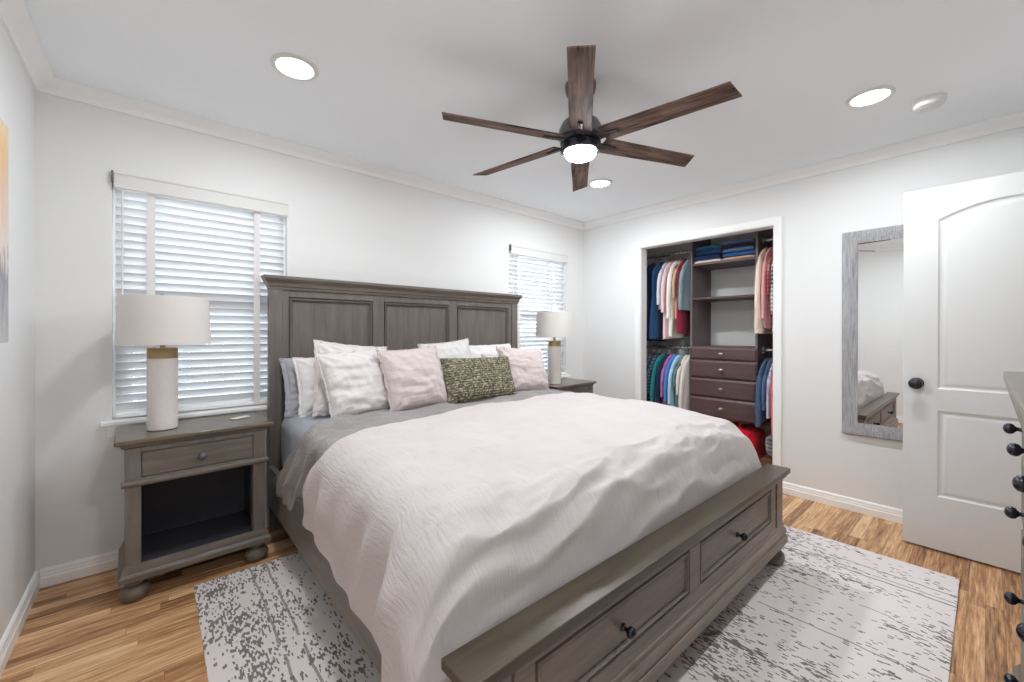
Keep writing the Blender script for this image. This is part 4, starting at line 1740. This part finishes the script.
for i, (nm, lb, ct, y, ln, ck, hf, th, slv, fl_, hl) in enumerate(lo):
    garment(nm, lb, ct, y, ROD_LO, ln * .92, cloth_mat(*ck), hf, th, slv, fl_, 'clothes on the lower left rod', 20 + i * 1.3, 0, hl)
rh = [
    ('cardigan', 'long cream cardigan nearest the tower on the upper right rod', 'cardigan', 1.246, .74, ('warm_cream', C(226, 208, 190), None), .225, .050, .58, .04, 'long cream cardigan'),
    ('shirt', 'pink shirt beside the long cream cardigan', 'shirt', 1.205, .70, ('rose_pink', C(224, 166, 166), None), .205, .045, .50, 0, 'pink shirt beside the cardigan'),
    ('shirt', 'red print top behind the pink shirt', 'top', 1.172, .62, ('red_print', C(176, 70, 76), ('plaid', C(206, 150, 146))), .19, .036, .3, 0, 'red print top'),
    ('shirt', 'navy and white gingham shirt on the upper right rod', 'shirt', 1.138, .72, ('gingham', C(34, 52, 84), ('plaid', C(226, 228, 232))), .20, .045, .46, 0, 'gingham shirt'),
    ('shirt', 'lavender print blouse right of the gingham shirt', 'blouse', 1.090, .80, ('lavender_print', C(150, 140, 178), ('plaid', C(206, 202, 216))), .20, .045, .4, .02, 'lavender print blouse'),
]
for i, (nm, lb, ct, y, ln, ck, hf, th, slv, fl_, hl) in enumerate(rh):
    garment(nm, lb, ct, y, ROD_HI, ln, cloth_mat(*ck), hf, th, slv, fl_, 'clothes on the upper right rod', 50 + i * 1.9, 0, hl)
rl = [
    ('shirt', 'dark blue denim shirt nearest the tower on the lower right rod', 'shirt', 1.240, .52, ('denim_blue', C(66, 92, 124), None), .21, .055, .44, 0, 'dark blue denim shirt'),
    ('shirt', 'slate blue top beside the dark denim shirt', 'top', 1.202, .44, ('slate_blue', C(84, 104, 136), None), .20, .042, .3, 0, 'slate blue top'),
    ('shirt', 'lavender striped shirt on the lower right rod', 'shirt', 1.168, .44, ('lavender_stripe', C(186, 176, 204), ('vstripe', C(222, 216, 228))), .20, .045, .36, 0, 'lavender striped shirt'),
    ('shirt', 'coral pink long shirt on the lower right rod', 'shirt', 1.128, .62, ('coral', C(222, 120, 116), None), .205, .055, .44, .03, 'coral pink long shirt'),
]
for i, (nm, lb, ct, y, ln, ck, hf, th, slv, fl_, hl) in enumerate(rl):
    garment(nm, lb, ct, y, ROD_LO, ln, cloth_mat(*ck), hf, th, slv, fl_, 'clothes on the lower right rod', 80 + i * 2.1, 0, hl)

# folded clothes on the top shelf
def folded(label, y0, y1, z, h, mat, seed, dx=0.0, tilt=0.0):
    m = MB()
    n = 36
    x0, x1 = UX + .03 + dx, UB - .05
    def f(u, v):
        # cross-section in X-Z is a doubled fold; swept along Y
        a = 2 * PI * u
        ca, sa = math.cos(a), math.sin(a)
        x = (x0 + x1) / 2 + (x1 - x0) / 2 * (abs(ca) ** .35) * (1 if ca > 0 else -1)
        zz = z + h / 2 + h / 2 * (abs(sa) ** .55) * (1 if sa > 0 else -1)
        e = 1 - .25 * (abs(2 * v - 1)) ** 6
        zz = z + (zz - z) * e
        y = y0 + (y1 - y0) * v
        k = fbm(x * 8 + seed, y * 8, zz * 20)
        groove = -.006 * (1 if (ca < -.6 and abs(sa) < .3) else 0)
        return Vector((x + .010 * k - groove, y + .008 * fbm(x * 6, seed, zz * 9), max(z + .0005, zz + .004 * k * (1 if sa > 0 else 0)) + tilt * (y - y0)))
    m.grid(f, n, 16, closed_u=True)
    m.f.append(tuple(range(n)))
    m.f.append(tuple(16 * n + k for k in range(n))[::-1])
    c = Vector(((x0 + x1) / 2, (y0 + y1) / 2, z))
    o = m.build('folded_jeans' if 'jeans' in label else 'folded_cloth', mat, None, c, angle=60)
    o.location = c
    tag(o, label, 'folded clothes', 'folded clothes on the top closet shelf')


SZ = 1.886
folded('folded cream cloth at the bottom of the left stack on the closet shelf', 1.60, 1.842, SZ, .032, cloth_mat('cream_fold', C(214, 200, 186)), 1)
folded('folded dark blue jeans on the cream cloth, left closet shelf stack', 1.61, 1.846, SZ + .033, .046, cloth_mat('jean_dark', C(26, 52, 98)), 2, -.004)
folded('folded mid blue jeans second from top of the left shelf stack', 1.605, 1.838, SZ + .080, .042, cloth_mat('jean_mid', C(38, 76, 124)), 3, .006)
folded('folded teal-blue jeans topmost of the left shelf stack', 1.612, 1.835, SZ + .123, .044, cloth_mat('jean_teal', C(36, 92, 124)), 4, .0)
folded('folded tan cloth at the bottom of the right stack on the closet shelf', 1.315, 1.585, SZ, .030, cloth_mat('tan_fold', C(192, 152, 124)), 5)
folded('folded bright blue jeans on the tan cloth, right closet shelf stack', 1.32, 1.585, SZ + .031, .040, cloth_mat('jean_bright', C(44, 98, 160)), 6, .004)
folded('folded pale-edged blue jeans in the middle of the right shelf stack', 1.325, 1.575, SZ + .072, .036, cloth_mat('jean_pale', C(104, 132, 170)), 7, -.004)
folded('folded black jeans second from top of the right shelf stack', 1.33, 1.580, SZ + .109, .036, cloth_mat('jean_black', C(28, 36, 56)), 8, .002)
folded('folded grey-blue jeans topmost of the right shelf stack', 1.325, 1.57, SZ + .146, .030, cloth_mat('jean_grey', C(82, 104, 142)), 9, .0)

# red bag under the tower and clothing on the closet floor
def soft_box(name, label, cat, c, size, mat, seed, group=None, power=.45, parts=None):
    m = MB()
    def f(u, v):
        a = 2 * PI * u
        b = -PI / 2 + PI * v
        def se(x, p):
            return (abs(x) ** p) * (1 if x > 0 else -1)
        x = se(math.cos(b), power) * se(math.cos(a), power)
        y = se(math.cos(b), power) * se(math.sin(a), power)
        z = se(math.sin(b), power)
        k = 1 + .10 * fbm(x * 2 + seed, y * 2, z * 2)
        return Vector((x * size[0] * k, y * size[1] * k, (z * (k if z > 0 else 1) + 1) * size[2]))
    m.grid(f, 36, 20, closed_u=True)
    o = m.build(name, mat, None, angle=180)
    o.location = c
    tag(o, label, cat, group)
    return o


rb = soft_box('red_bag', 'bright red fabric bag on the closet floor below the drawers', 'bag', (4.10, 1.50, 0.0), (.17, .20, .185), cloth_mat('red_cloth', C(206, 18, 44)), 1.0)
MB().tube([(-.10, -.06, .36), (-.10, -.055, .42), (-.09, 0, .45), (-.10, .055, .42), (-.10, .06, .36)], .008, 8).build('bag_handle', cloth_mat('red_cloth', C(206, 18, 44)), rb)
soft_box('laundry_bundle', 'grey and white crumpled bundle on the closet floor by the right jamb', 'laundry', (4.02, 1.10, 0.17), (.12, .13, .10), cloth_mat('grey_print', C(110, 112, 118), ('plaid', C(190, 192, 196))), 3.0, None, .6)
soft_box('storage_basket', 'brown basket under the crumpled bundle on the closet floor', 'basket', (4.02, 1.10, 0.0), (.14, .15, .085), cloth_mat('brown_basket', C(126, 86, 62), ('plaid', C(86, 54, 40))), 4.0, None, .25)
